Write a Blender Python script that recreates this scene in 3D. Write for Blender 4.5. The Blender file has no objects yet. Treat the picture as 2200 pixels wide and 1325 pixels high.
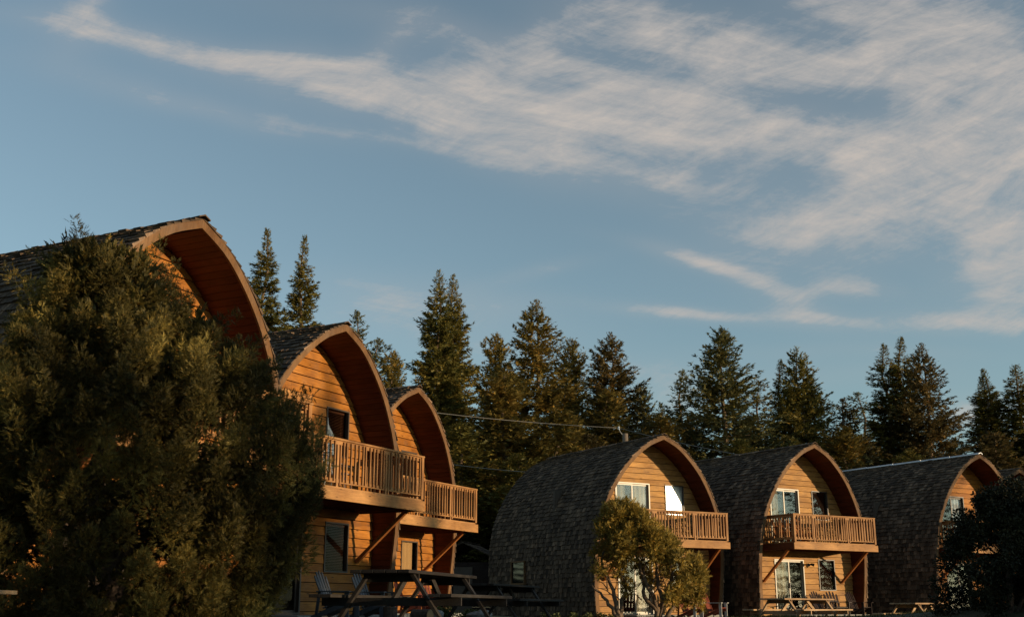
import bpy, math, random
import numpy as np
from mathutils import Vector, Matrix

C = bpy.context.scene
COL = C.collection
R_ = math.radians
PI = math.pi

# ------------------------------------------------------------------ camera
PITCH = 14.88
EYE = 0.30
cam_d = bpy.data.cameras.new("camera")
cam_d.sensor_width = 36.0
cam_d.lens = 2411 / 2200 * 36
cam_d.clip_start = 0.1
cam_d.clip_end = 5000
cam = bpy.data.objects.new("camera", cam_d)
COL.objects.link(cam)
cam.location = (0, 0, EYE)
cam.rotation_euler = (R_(90 + PITCH), 0, 0)
C.camera = cam

# ------------------------------------------------------------------ sun and sky
SUN_DIR = Vector((0.930, -0.358, 0.088)).normalized()
SUN_EL = math.asin(SUN_DIR.z)
SUN_AZ = math.atan2(SUN_DIR.x, SUN_DIR.y)          # clockwise from +Y
sd = bpy.data.lights.new("sun", 'SUN')
sd.energy = 5.0
sd.angle = R_(0.53)
sd.color = (1.0, 0.76, 0.47)
sun = bpy.data.objects.new("sun", sd)
COL.objects.link(sun)
sun.location = SUN_DIR * 60
sun.rotation_euler = SUN_DIR.to_track_quat('Z', 'Y').to_euler()

world = bpy.data.worlds.new("World")
C.world = world
world.use_nodes = True
NT = world.node_tree
NT.nodes.clear()


def wn(t, **kw):
    n = NT.nodes.new(t)
    for k, v in kw.items():
        setattr(n, k, v)
    return n


def wmath(op, a, b=None, clamp=False):
    n = wn('ShaderNodeMath', operation=op, use_clamp=clamp)
    for i, v in enumerate((a, b)):
        if v is None:
            continue
        if isinstance(v, (int, float)):
            n.inputs[i].default_value = v
        else:
            NT.links.new(v, n.inputs[i])
    return n.outputs[0]


sky = wn('ShaderNodeTexSky', sky_type='NISHITA')
sky.sun_disc = False
sky.sun_elevation = SUN_EL
sky.sun_rotation = SUN_AZ
sky.air_density = 1.0
sky.dust_density = 0.1
sky.ozone_density = 3.0
tc = wn('ShaderNodeTexCoord')
sep = wn('ShaderNodeSeparateXYZ')
NT.links.new(tc.outputs['Generated'], sep.inputs[0])
ysafe = wmath('MAXIMUM', sep.outputs['Y'], 0.08)
P_ = wmath('DIVIDE', sep.outputs['X'], ysafe)
Q_ = wmath('DIVIDE', sep.outputs['Z'], ysafe)
pq = wn('ShaderNodeCombineXYZ')
NT.links.new(P_, pq.inputs[0])
NT.links.new(Q_, pq.inputs[1])
PQ = pq.outputs[0]
# slow warp so the banks of cirrus get ragged, curved edges
wz = wn('ShaderNodeTexNoise')
wz.inputs['Scale'].default_value = 4.0
wz.inputs['Detail'].default_value = 1.5
NT.links.new(PQ, wz.inputs['Vector'])
wsub = wn('ShaderNodeVectorMath', operation='SUBTRACT')
NT.links.new(wz.outputs['Color'], wsub.inputs[0])
wsub.inputs[1].default_value = (0.5, 0.5, 0.5)
wsc = wn('ShaderNodeVectorMath', operation='MULTIPLY')
NT.links.new(wsub.outputs[0], wsc.inputs[0])
wsc.inputs[1].default_value = (0.09, 0.045, 0.0)
wad = wn('ShaderNodeVectorMath', operation='ADD')
NT.links.new(PQ, wad.inputs[0])
NT.links.new(wsc.outputs[0], wad.inputs[1])
PW = wad.outputs[0]
BANKS = [(-0.353, 0.54, 0.154, 0.011, -0.171, 0.55), (-0.446, 0.552, 0.029, 0.035, 1.175, 0.35), (-0.182, 0.499, 0.152, 0.019, -0.226, 0.75), (-0.045, 0.465, 0.181, 0.029, -0.189, 0.75), (-0.069, 0.542, 0.148, 0.018, -0.268, 0.5), (0.113, 0.477, 0.158, 0.042, -0.095, 0.75), (0.161, 0.552, 0.119, 0.028, -0.233, 0.9), (0.396, 0.557, 0.149, 0.047, -0.498, 1.0), (0.475, 0.482, 0.075, 0.07, -0.795, 0.95), (0.269, 0.445, 0.156, 0.024, -0.095, 0.7), (0.044, 0.409, 0.102, 0.021, -0.28, 0.65), (0.354, 0.395, 0.127, 0.035, 0.219, 0.9), (0.471, 0.33, 0.048, 0.055, 0.0, 0.9), (0.284, 0.335, 0.069, 0.025, -0.092, 0.45), (0.161, 0.313, 0.056, 0.007, -0.332, 0.55), (0.22, 0.289, 0.055, 0.007, -0.462, 0.55), (0.297, 0.276, 0.052, 0.01, 0.0, 0.7), (0.184, 0.257, 0.085, 0.006, -0.09, 0.8), (0.27, 0.254, 0.034, 0.008, -0.275, 0.85), (0.411, 0.252, 0.095, 0.010, 0.054, 0.8), (-0.362, 0.487, 0.107, 0.015, -0.26, 0.45), (-0.116, 0.276, 0.099, 0.02, -0.09, 0.4), (-0.034, 0.232, 0.106, 0.022, 0.0, 0.4), (0.022, 0.298, 0.052, 0.007, 0.272, 0.35), (0.418, 0.163, 0.063, 0.019, 0.0, 0.8), (0.147, 0.18, 0.034, 0.017, 0.0, 0.6), (0.318, 0.223, 0.106, 0.007, 0.0, 0.35), (-0.112, 0.433, 0.063, 0.006, -0.15, 0.3), (-0.279, 0.46, 0.092, 0.01, -0.223, 0.35),
         (0.27, 0.515, 0.13, 0.016, -0.15, 0.7), (0.31, 0.355, 0.10, 0.020, 0.25, 0.7), (0.12, 0.405, 0.07, 0.012, -0.2, 0.5), (0.36, 0.42, 0.10, 0.016, 0.1, 0.6), (-0.05, 0.26, 0.10, 0.014, 0.05, 0.4),
         (0.30, 0.31, 0.09, 0.022, 0.2, 0.35), (0.44, 0.29, 0.04, 0.022, 0.2, 0.6), (-0.42, 0.59, 0.05, 0.02, 1.1, 0.5), (0.02, 0.53, 0.06, 0.02, 0.6, 0.5), (-0.13, 0.53, 0.03, 0.015, 0.8, 0.5), (0.10, 0.205, 0.09, 0.012, 0.0, 0.45), (0.30, 0.20, 0.10, 0.012, 0.05, 0.45), (-0.25, 0.25, 0.08, 0.01, 0.0, 0.35),
         # banks beyond the picture, overhead and towards the sun
         (0.75, 0.62, 0.25, 0.10, -0.4, 0.9), (0.9, 0.35, 0.3, 0.05, 0.1, 0.8), (-0.2, 0.85, 0.4, 0.08, -0.2, 0.6), (0.4, 0.95, 0.4, 0.12, -0.3, 0.8)]
acc = None
for (cx, cy, rx, ry, an, w) in BANKS:
    mp = wn('ShaderNodeMapping', vector_type='TEXTURE')
    mp.inputs['Location'].default_value = (cx, cy, 0)
    mp.inputs['Rotation'].default_value = (0, 0, an)
    mp.inputs['Scale'].default_value = (rx * 1.05, ry * 1.12, 1)
    NT.links.new(PW, mp.inputs['Vector'])
    ln = wn('ShaderNodeVectorMath', operation='DOT_PRODUCT')
    NT.links.new(mp.outputs[0], ln.inputs[0])
    NT.links.new(mp.outputs[0], ln.inputs[1])
    g = wmath('POWER', 0.42, ln.outputs['Value'])
    g = wmath('MULTIPLY', g, w)
    acc = g if acc is None else wmath('ADD', acc, g)
patch = wn('ShaderNodeTexNoise')
patch.inputs['Scale'].default_value = 9.0
patch.inputs['Detail'].default_value = 4.0
NT.links.new(PW, patch.inputs['Vector'])
pf = wmath('ADD', wmath('MULTIPLY', patch.outputs['Fac'], 1.7), 0.20)
cov = wmath('MINIMUM', wmath('MULTIPLY', wmath('MULTIPLY', acc, pf), 0.86), 0.95)


def streak(rot, sx, sy, detail, rough, dist):
    mp = wn('ShaderNodeMapping', vector_type='TEXTURE')     # turn first, then stretch along the fibre
    mp.inputs['Rotation'].default_value = (0, 0, rot)
    mp.inputs['Scale'].default_value = (1 / sx, 1 / sy, 1)
    NT.links.new(PW, mp.inputs['Vector'])
    nz = wn('ShaderNodeTexNoise')
    nz.inputs['Scale'].default_value = 1.0
    nz.inputs['Detail'].default_value = detail
    nz.inputs['Roughness'].default_value = rough
    nz.inputs['Distortion'].default_value = dist
    NT.links.new(mp.outputs[0], nz.inputs['Vector'])
    return nz.outputs['Fac']


s1 = streak(-0.20, 5.0, 34.0, 12, 0.70, 0.35)      # long fibres falling to the right
s2 = streak(0.42, 7.0, 32.0, 14, 0.72, 0.4)     # wisps brushed upward
s3 = streak(0.15, 10.0, 20.0, 14, 0.76, 0.5)      # fine curdled grain
side = wmath('ADD', wmath('MULTIPLY', P_, 1.4), 0.22, clamp=True)
w1 = wmath('SUBTRACT', 0.52, wmath('MULTIPLY', side, 0.34))
w2 = wmath('ADD', 0.22, wmath('MULTIPLY', side, 0.34))
sm = wmath('ADD', wmath('MULTIPLY', s1, w1), wmath('MULTIPLY', s2, w2))
sm = wmath('ADD', sm, wmath('MULTIPLY', s3, 0.36))
# the thicker the bank, the more of the fibre noise turns to cloud
thr = wmath('SUBTRACT', 0.675, wmath('MULTIPLY', cov, 0.27))
den = wmath('SUBTRACT', sm, thr)
den = wmath('MULTIPLY', den, 4.0, clamp=True)
den = wmath('MULTIPLY', den, wmath('MULTIPLY', cov, 1.5, clamp=True))
den = wmath('ADD', den, wmath('MULTIPLY', cov, 0.28))
den = wmath('MULTIPLY', den, 0.84, clamp=True)
front = wmath('MULTIPLY', wmath('SUBTRACT', sep.outputs['Y'], 0.08), 12.0, clamp=True)
up = wmath('MULTIPLY', sep.outputs['Z'], 30.0, clamp=True)
den = wmath('MULTIPLY', wmath('MULTIPLY', den, front), up)

hs = wn('ShaderNodeHueSaturation')
hs.inputs['Saturation'].default_value = 0.66
hs.inputs['Value'].default_value = 1.5
NT.links.new(sky.outputs[0], hs.inputs['Color'])
tn = wn('ShaderNodeMix', data_type='RGBA', blend_type='MULTIPLY')
tn.inputs['Factor'].default_value = 1.0
NT.links.new(hs.outputs[0], tn.inputs[6])
tn.inputs[7].default_value = (0.93, 1.03, 0.95, 1)
mx = wn('ShaderNodeMix', data_type='RGBA')
NT.links.new(den, mx.inputs['Factor'])
NT.links.new(tn.outputs[2], mx.inputs[6])
mx.inputs[7].default_value = (3.55, 3.25, 3.0, 1)
bg = wn('ShaderNodeBackground')
bg.inputs['Strength'].default_value = 0.15
NT.links.new(mx.outputs[2], bg.inputs['Color'])
wo = wn('ShaderNodeOutputWorld')
NT.links.new(bg.outputs[0], wo.inputs['Surface'])

C.view_settings.view_transform = 'Standard'
C.view_settings.look = 'None'
C.view_settings.exposure = 0.0
C.view_settings.gamma = 1.0
C.render.engine = 'CYCLES'
C.cycles.max_bounces = 6
C.cycles.transparent_max_bounces = 12


# ------------------------------------------------------------------ materials
def new_mat(name):
    m = bpy.data.materials.new(name)
    m.use_nodes = True
    nt = m.node_tree
    nt.nodes.clear()
    out = nt.nodes.new('ShaderNodeOutputMaterial')
    b = nt.nodes.new('ShaderNodeBsdfPrincipled')
    nt.links.new(b.outputs[0], out.inputs['Surface'])
    return m, nt, b, out


def nd(nt, t, **kw):
    n = nt.nodes.new(t)
    for k, v in kw.items():
        setattr(n, k, v)
    return n


def noise(nt, vec, scale, detail=4, rough=0.55, sc3=(1, 1, 1), dist=0.0):
    mp = nd(nt, 'ShaderNodeMapping')
    mp.inputs['Scale'].default_value = sc3
    nt.links.new(vec, mp.inputs['Vector'])
    n = nd(nt, 'ShaderNodeTexNoise')
    n.inputs['Scale'].default_value = scale
    n.inputs['Detail'].default_value = detail
    n.inputs['Roughness'].default_value = rough
    n.inputs['Distortion'].default_value = dist
    nt.links.new(mp.outputs[0], n.inputs['Vector'])
    return n.outputs['Fac']


def ramp(nt, fac, stops):
    r = nd(nt, 'ShaderNodeValToRGB')
    el = r.color_ramp.elements
    while len(el) < len(stops):
        el.new(0.5)
    for e, (p, c) in zip(el, stops):
        e.position = p
        e.color = (*c, 1)
    nt.links.new(fac, r.inputs[0])
    return r.outputs[0]


def mixc(nt, a, b, fac, mode='MIX'):
    m = nd(nt, 'ShaderNodeMix', data_type='RGBA', blend_type=mode)
    for sock, v in ((m.inputs['Factor'], fac), (m.inputs[6], a), (m.inputs[7], b)):
        if isinstance(v, (int, float)):
            sock.default_value = v
        elif isinstance(v, tuple):
            sock.default_value = (*v, 1)
        else:
            nt.links.new(v, sock)
    return m.outputs[2]


def bump(nt, b, h, strength=0.3, dist=0.01):
    bp = nd(nt, 'ShaderNodeBump')
    bp.inputs['Strength'].default_value = strength
    bp.inputs['Distance'].default_value = dist
    nt.links.new(h, bp.inputs['Height'])
    nt.links.new(bp.outputs[0], b.inputs['Normal'])


def wood_mat(name, base, grain_axis='X', var=0.35, rough=0.6, knots=True, weather=0.0):
    """stained or weathered timber, a tint for every board (mesh island)"""
    m, nt, b, out = new_mat(name)
    tcn = nd(nt, 'ShaderNodeTexCoord')
    geo = nd(nt, 'ShaderNodeNewGeometry')
    rnd = geo.outputs['Random Per Island']
    off = nd(nt, 'ShaderNodeVectorMath', operation='ADD')
    mul = nd(nt, 'ShaderNodeMath', operation='MULTIPLY')
    nt.links.new(rnd, mul.inputs[0])
    mul.inputs[1].default_value = 37.0
    comb = nd(nt, 'ShaderNodeCombineXYZ')
    for i in range(3):
        nt.links.new(mul.outputs[0], comb.inputs[i])
    nt.links.new(tcn.outputs['Object'], off.inputs[0])
    nt.links.new(comb.outputs[0], off.inputs[1])
    v = off.outputs[0]
    s3 = {'X': (0.6, 9, 9), 'Y': (9, 0.6, 9), 'Z': (9, 9, 0.6)}[grain_axis]
    g = noise(nt, v, 5.0, 6, 0.65, s3, 0.4)
    blot = noise(nt, v, 1.3, 4, 0.6, {'X': (0.7, 1.5, 1.5), 'Y': (1.5, 0.7, 1.5), 'Z': (1.5, 1.5, 0.7)}[grain_axis], 0.6)
    dark = tuple(c * (1 - var) for c in base)
    light = tuple(min(1, c * (1 + var)) for c in base)
    c1 = ramp(nt, g, [(0.25, dark), (0.5, base), (0.78, light)])
    c2 = ramp(nt, blot, [(0.28, (0.5, 0.42, 0.36)), (0.5, (0.95, 0.95, 0.95)), (0.74, (1.38, 1.45, 1.5))])
    c = mixc(nt, c1, c2, 0.8, 'MULTIPLY')
    tint = ramp(nt, rnd, [(0.0, (0.74, 0.70, 0.66)), (0.5, (1, 1, 1)), (1.0, (1.18, 1.2, 1.2))])
    c = mixc(nt, c, tint, 0.75, 'MULTIPLY')
    if knots:
        mp = nd(nt, 'ShaderNodeMapping')
        mp.inputs['Scale'].default_value = {'X': (1.6, 6, 6), 'Y': (6, 1.6, 6), 'Z': (6, 6, 1.6)}[grain_axis]
        nt.links.new(v, mp.inputs['Vector'])
        vo = nd(nt, 'ShaderNodeTexVoronoi')
        vo.inputs['Scale'].default_value = 1.4
        nt.links.new(mp.outputs[0], vo.inputs['Vector'])
        kf = ramp(nt, vo.outputs['Distance'], [(0.05, (1, 1, 1)), (0.16, (0, 0, 0))])
        c = mixc(nt, c, tuple(x * 0.30 for x in base), kf)
    if weather > 0:
        wf = noise(nt, tcn.outputs['Object'], 2.2, 6, 0.7)
        wr = ramp(nt, wf, [(0.45, (0, 0, 0)), (0.75, (weather,) * 3)])
        c = mixc(nt, c, (0.16, 0.145, 0.13), wr)
    nt.links.new(c, b.inputs['Base Color'])
    b.inputs['Roughness'].default_value = rough
    b.inputs['Specular IOR Level'].default_value = 0.15
    bump(nt, b, g, 0.35, 0.006)
    return m


def plain_mat(name, col, rough=0.5, metal=0.0, var=0.12, scale=8.0):
    m, nt, b, out = new_mat(name)
    tcn = nd(nt, 'ShaderNodeTexCoord')
    g = noise(nt, tcn.outputs['Object'], scale, 5, 0.6)
    c = ramp(nt, g, [(0.3, tuple(x * (1 - var) for x in col)), (0.7, tuple(min(1, x * (1 + var)) for x in col))])
    nt.links.new(c, b.inputs['Base Color'])
    b.inputs['Roughness'].default_value = rough
    b.inputs['Metallic'].default_value = metal
    return m


def shake_mat(name, base):
    m, nt, b, out = new_mat(name)
    tcn = nd(nt, 'ShaderNodeTexCoord')
    geo = nd(nt, 'ShaderNodeNewGeometry')
    rnd = geo.outputs['Random Per Island']
    v = tcn.outputs['Object']
    # grain runs down the slope (z), streaks across each shake
    g = noise(nt, v, 12.0, 5, 0.7, (1.2, 5.0, 0.6), 0.3)
    st = noise(nt, v, 1.1, 5, 0.65, (1, 1.6, 0.6))
    c1 = ramp(nt, g, [(0.3, tuple(x * 0.5 for x in base)), (0.55, base), (0.8, tuple(x * 2.0 for x in base))])
    c2 = ramp(nt, rnd, [(0.0, (0.30, 0.29, 0.28)), (0.35, (0.68, 0.66, 0.64)), (0.8, (1.12, 1.1, 1.08)), (1.0, (2.0, 1.9, 1.8))])
    c = mixc(nt, c1, c2, 0.9, 'MULTIPLY')
    c3 = ramp(nt, st, [(0.35, (0.6, 0.55, 0.5)), (0.65, (1.3, 1.3, 1.32))])
    c = mixc(nt, c, c3, 0.8, 'MULTIPLY')
    nt.links.new(c, b.inputs['Base Color'])
    b.inputs['Roughness'].default_value = 0.85
    b.inputs['Specular IOR Level'].default_value = 0.25
    bump(nt, b, g, 0.6, 0.012)
    return m


def leaf_mat(name, dark, mid, light, trans=0.22, clump=1.5, rough=0.6):
    m, nt, b, out = new_mat(name)
    tcn = nd(nt, 'ShaderNodeTexCoord')
    geo = nd(nt, 'ShaderNodeNewGeometry')
    cl = noise(nt, tcn.outputs['Object'], clump, 4, 0.6)
    c = ramp(nt, cl, [(0.3, dark), (0.52, mid), (0.72, light)])
    t = ramp(nt, geo.outputs['Random Per Island'], [(0, (0.55, 0.6, 0.6)), (0.6, (1, 1, 1)), (0.93, (1.35, 1.3, 1.1)), (1, (2.2, 1.5, 0.9))])
    c = mixc(nt, c, t, 0.85, 'MULTIPLY')
    nt.links.new(c, b.inputs['Base Color'])
    b.inputs['Roughness'].default_value = rough
    b.inputs['Specular IOR Level'].default_value = 0.25
    tr = nd(nt, 'ShaderNodeBsdfTranslucent')
    nt.links.new(c, tr.inputs['Color'])
    ms = nd(nt, 'ShaderNodeMixShader')
    ms.inputs[0].default_value = trans
    nt.links.new(b.outputs[0], ms.inputs[1])
    nt.links.new(tr.outputs[0], ms.inputs[2])
    nt.links.new(ms.outputs[0], out.inputs['Surface'])
    return m


def glass_mat(name, rough=0.05, refl=1.0, tint=(0.9, 0.92, 0.92)):
    """thin window glass: mirror coat by Fresnel over clear"""
    m, nt, b, out = new_mat(name)
    nt.nodes.remove(b)
    fr = nd(nt, 'ShaderNodeFresnel')
    fr.inputs['IOR'].default_value = 1.7
    mu = nd(nt, 'ShaderNodeMath', operation='MULTIPLY', use_clamp=True)
    mu.inputs[1].default_value = refl
    nt.links.new(fr.outputs[0], mu.inputs[0])
    gl = nd(nt, 'ShaderNodeBsdfGlossy')
    gl.inputs['Roughness'].default_value = rough
    tcn = nd(nt, 'ShaderNodeTexCoord')
    wv = noise(nt, tcn.outputs['Object'], 1.6, 2, 0.5)
    bp = nd(nt, 'ShaderNodeBump')
    bp.inputs['Strength'].default_value = 0.04
    bp.inputs['Distance'].default_value = 0.02
    nt.links.new(wv, bp.inputs['Height'])
    nt.links.new(bp.outputs[0], gl.inputs['Normal'])
    tr = nd(nt, 'ShaderNodeBsdfTransparent')
    tr.inputs['Color'].default_value = (*tint, 1)
    ms = nd(nt, 'ShaderNodeMixShader')
    nt.links.new(mu.outputs[0], ms.inputs[0])
    nt.links.new(tr.outputs[0], ms.inputs[1])
    nt.links.new(gl.outputs[0], ms.inputs[2])
    nt.links.new(ms.outputs[0], out.inputs['Surface'])
    return m


M = {}
M['siding_amber'] = wood_mat('siding_amber', (0.36, 0.136, 0.023), 'X', 0.42, 0.55, True, 0.22)
M['siding_honey'] = wood_mat('siding_honey', (0.41, 0.205, 0.060), 'X', 0.36, 0.6, True, 0.22)
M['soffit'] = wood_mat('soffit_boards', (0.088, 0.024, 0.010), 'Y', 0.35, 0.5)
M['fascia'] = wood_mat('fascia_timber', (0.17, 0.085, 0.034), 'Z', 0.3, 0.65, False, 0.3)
M['rail_z'] = wood_mat('railing_upright', (0.36, 0.175, 0.065), 'Z', 0.3, 0.6, False, 0.2)
M['rail_x'] = wood_mat('railing_board', (0.36, 0.175, 0.062), 'X', 0.3, 0.6, True, 0.2)
M['beam'] = wood_mat('balcony_beam', (0.36, 0.175, 0.062), 'X', 0.3, 0.6, True, 0.15)
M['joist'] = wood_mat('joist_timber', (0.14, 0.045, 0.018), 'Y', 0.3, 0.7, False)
M['brace'] = wood_mat('brace_timber', (0.30, 0.105, 0.030), 'Z', 0.25, 0.6)
M['shakes'] = shake_mat('cedar_shakes', (0.138, 0.092, 0.059))
M['sheath'] = plain_mat('roof_sheathing', (0.035, 0.028, 0.023), 0.9)
M['metal_cap'] = plain_mat('ridge_metal', (0.55, 0.56, 0.58), 0.35, 0.6)
M['frame_white'] = plain_mat('frame_white', (0.36, 0.31, 0.23), 0.4)
M['frame_dark'] = plain_mat('frame_bronze', (0.07, 0.052, 0.04), 0.45, 0.0)
M['frame_wood'] = wood_mat('frame_wood', (0.46, 0.22, 0.075), 'Z', 0.25, 0.5, False)
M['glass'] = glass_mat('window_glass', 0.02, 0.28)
M['glass_lit'] = glass_mat('window_glass_glint', 0.30, 3.0)  # reflection boosted to strengthen the sun glint in this pane
M['glass_shade'] = glass_mat('window_glass_shaded', 0.03, 0.025)  # reflection cut almost off so the panes stay dark
M['interior'] = plain_mat('interior_board', (0.10, 0.07, 0.05), 0.8)
M['curtain'] = plain_mat('curtain_cloth', (0.36, 0.28, 0.17), 0.9, 0, 0.1)
M['curtain_white'] = plain_mat('curtain_white', (0.72, 0.72, 0.72), 0.9, 0, 0.05)
M['curtain_tan'] = plain_mat('blind_tan', (0.48, 0.26, 0.10), 0.8, 0, 0.05)
M['blind'] = wood_mat('blind_slats', (0.09, 0.03, 0.013), 'X', 0.3, 0.45, False)
M['table_grey'] = wood_mat('weathered_table', (0.13, 0.115, 0.10), 'Y', 0.4, 0.7, False, 0.5)
M['table_warm'] = wood_mat('pine_table', (0.42, 0.27, 0.15), 'Y', 0.3, 0.65, False, 0.3)
M['table_dark'] = wood_mat('shaded_table', (0.030, 0.025, 0.022), 'Y', 0.4, 0.7, False, 0.12)  # near-black tone carries the shade these tables stand in
M['chair_grey'] = wood_mat('painted_chair_grey', (0.075, 0.08, 0.09), 'Z', 0.2, 0.45, False)
M['chair_red'] = wood_mat('painted_chair_red', (0.20, 0.055, 0.035), 'Z', 0.2, 0.4, False)
M['chair_white'] = plain_mat('painted_white', (0.55, 0.53, 0.48), 0.5)
M['chair_dark'] = wood_mat('painted_chair_dark', (0.035, 0.022, 0.018), 'Z', 0.2, 0.4, False)
M['metal_dark'] = plain_mat('metal_dark', (0.04, 0.04, 0.045), 0.35, 0.7)
M['steel'] = plain_mat('steel', (0.6, 0.58, 0.55), 0.3, 0.9)
M['wire'] = plain_mat('cable_sheath', (0.30, 0.27, 0.23), 0.6)
M['pole'] = wood_mat('pole_timber', (0.20, 0.15, 0.11), 'Z', 0.3, 0.8, False)
M['concrete'] = plain_mat('concrete', (0.28, 0.27, 0.24), 0.9, 0, 0.2, 6)
M['rock'] = plain_mat('rock', (0.20, 0.19, 0.17), 0.9, 0, 0.4, 6)
M['bark'] = plain_mat('bark', (0.085, 0.058, 0.042), 0.9, 0, 0.45, 14)
M['bark_pale'] = plain_mat('bark_pale', (0.16, 0.105, 0.065), 0.9, 0, 0.45, 14)
M['log_end'] = plain_mat('log_end', (0.40, 0.24, 0.11), 0.8, 0, 0.2, 12)
M['spruce'] = leaf_mat('spruce_needles', (0.099, 0.098, 0.028), (0.189, 0.160, 0.039), (0.326, 0.226, 0.052), 0.25, 0.5)
M['hemlock'] = leaf_mat('hemlock_needles', (0.113, 0.100, 0.028), (0.219, 0.164, 0.042), (0.361, 0.232, 0.058), 0.3, 0.6)
M['rusty'] = leaf_mat('rusty_needles', (0.085, 0.068, 0.028), (0.155, 0.115, 0.044), (0.24, 0.160, 0.058), 0.25, 0.6)
M['blue_spruce'] = leaf_mat('blue_needles', (0.080, 0.086, 0.038), (0.141, 0.135, 0.050), (0.227, 0.190, 0.062), 0.2, 0.5)
M['juniper'] = leaf_mat('juniper_sprays', (0.026, 0.023, 0.007), (0.095, 0.075, 0.020), (0.52, 0.39, 0.105), 0.42, 1.1)  # lightest clump tone raised to make the sunlit patches stronger
M['juniper_gold'] = leaf_mat('golden_juniper', (0.137, 0.105, 0.022), (0.292, 0.206, 0.041), (0.505, 0.339, 0.073), 0.3, 1.8)
M['broadleaf'] = leaf_mat('broad_leaves', (0.018, 0.018, 0.008), (0.030, 0.030, 0.012), (0.055, 0.048, 0.018), 0.15, 1.2, 0.6)
M['plant'] = leaf_mat('garden_leaves', (0.05, 0.06, 0.02), (0.10, 0.11, 0.035), (0.17, 0.15, 0.05), 0.25, 3)
M['grassblade'] = leaf_mat('grass_blades', (0.05, 0.058, 0.018), (0.085, 0.088, 0.026), (0.13, 0.115, 0.038), 0.3, 0.8)


def ground_mat():
    m, nt, b, out = new_mat('meadow')
    tcn = nd(nt, 'ShaderNodeTexCoord')
    a = noise(nt, tcn.outputs['Object'], 0.35, 6, 0.6)
    f = noise(nt, tcn.outputs['Object'], 9.0, 5, 0.7)
    c = ramp(nt, a, [(0.3, (0.030, 0.038, 0.013)), (0.55, (0.055, 0.058, 0.020)), (0.75, (0.085, 0.070, 0.032))])
    c2 = ramp(nt, f, [(0.3, (0.6, 0.6, 0.6)), (0.7, (1.3, 1.3, 1.2))])
    c = mixc(nt, c, c2, 0.8, 'MULTIPLY')
    nt.links.new(c, b.inputs['Base Color'])
    b.inputs['Roughness'].default_value = 0.95
    bump(nt, b, f, 0.6, 0.03)
    return m


M['ground'] = ground_mat()


# ------------------------------------------------------------------ mesh helpers
class MB:
    """collects solids into one mesh"""

    def __init__(self):
        self.v = []
        self.f = []

    def solid8(self, p):
        """p = 8 corners: bottom ring 0-3 then top ring 4-7 (same order)"""
        n = len(self.v)
        self.v += [tuple(q) for q in p]
        for f in ((3, 2, 1, 0), (4, 5, 6, 7), (0, 1, 5, 4), (1, 2, 6, 5), (2, 3, 7, 6), (3, 0, 4, 7)):
            self.f.append(tuple(n + i for i in f))

    def box(self, x0, x1, y0, y1, z0, z1):
        self.solid8([(x0, y0, z0), (x1, y0, z0), (x1, y1, z0), (x0, y1, z0), (x0, y0, z1), (x1, y0, z1), (x1, y1, z1), (x0, y1, z1)])

    def bar(self, a, b, w, h, up=(0, 0, 1)):
        """timber of section w x h from a to b"""
        a, b = Vector(a), Vector(b)
        d = (b - a).normalized()
        u = Vector(up)
        s = d.cross(u)
        if s.length < 1e-4:
            s = d.cross(Vector((0, 1, 0)))
        s.normalize()
        t = s.cross(d).normalized()
        s, t = s * w / 2, t * h / 2
        self.solid8([a - s - t, a + s - t, a + s + t, a - s + t, b - s - t, b + s - t, b + s + t, b - s + t])

    def tube(self, pts, rad, n=6, cap=True):
        pts = [Vector(p) for p in pts]
        if not hasattr(rad, '__len__'):
            rad = [rad] * len(pts)
        base = len(self.v)
        for i, p in enumerate(pts):
            d = (pts[min(i + 1, len(pts) - 1)] - pts[max(i - 1, 0)]).normalized()
            s = d.cross(Vector((0.13, 0.2, 1)))
            if s.length < 1e-3:
                s = d.cross(Vector((1, 0, 0)))
            s.normalize()
            t = s.cross(d)
            for k in range(n):
                a = 2 * PI * k / n
                self.v.append(tuple(p + (s * math.cos(a) + t * math.sin(a)) * rad[i]))
        for i in range(len(pts) - 1):
            for k in range(n):
                k2 = (k + 1) % n
                self.f.append((base + i * n + k, base + i * n + k2, base + (i + 1) * n + k2, base + (i + 1) * n + k))
        if cap:
            self.f.append(tuple(base + k for k in range(n))[::-1])
            self.f.append(tuple(base + (len(pts) - 1) * n + k for k in range(n)))

    def mesh(self, name, mat, smooth=False, bevel=0):
        me = bpy.data.meshes.new(name)
        me.from_pydata(self.v, [], self.f)
        me.materials.append(mat)
        if smooth:
            me.polygons.foreach_set('use_smooth', [True] * len(me.polygons))
        me.update()
        return me

    def build(self, name, mat, parent=None, smooth=False, bevel=0.0):
        o = bpy.data.objects.new(name, self.mesh(name, mat, smooth))
        COL.objects.link(o)
        o.parent = parent
        if bevel:
            b = o.modifiers.new('bevel', 'BEVEL')
            b.width = bevel
            b.segments = 1
        return o


def tri_object(name, V, mat, parent=None):
    """V: (n,3,3) array of separate triangles"""
    n = len(V)
    me = bpy.data.meshes.new(name)
    me.vertices.add(n * 3)
    me.vertices.foreach_set('co', np.ascontiguousarray(V, dtype=np.float32).ravel())
    me.loops.add(n * 3)
    me.loops.foreach_set('vertex_index', np.arange(n * 3, dtype=np.int32))
    me.polygons.add(n)
    me.polygons.foreach_set('loop_start', np.arange(0, n * 3, 3, dtype=np.int32))
    me.polygons.foreach_set('loop_total', np.full(n, 3, dtype=np.int32))
    me.materials.append(mat)
    me.update()
    me.validate()
    o = bpy.data.objects.new(name, me)
    COL.objects.link(o)
    o.parent = parent
    return o


def tag(o, label=None, cat=None, group=None, kind=None):
    if label:
        o['label'] = label
    if cat:
        o['category'] = cat
    if group:
        o['group'] = group
    if kind:
        o['kind'] = kind
    return o


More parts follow.
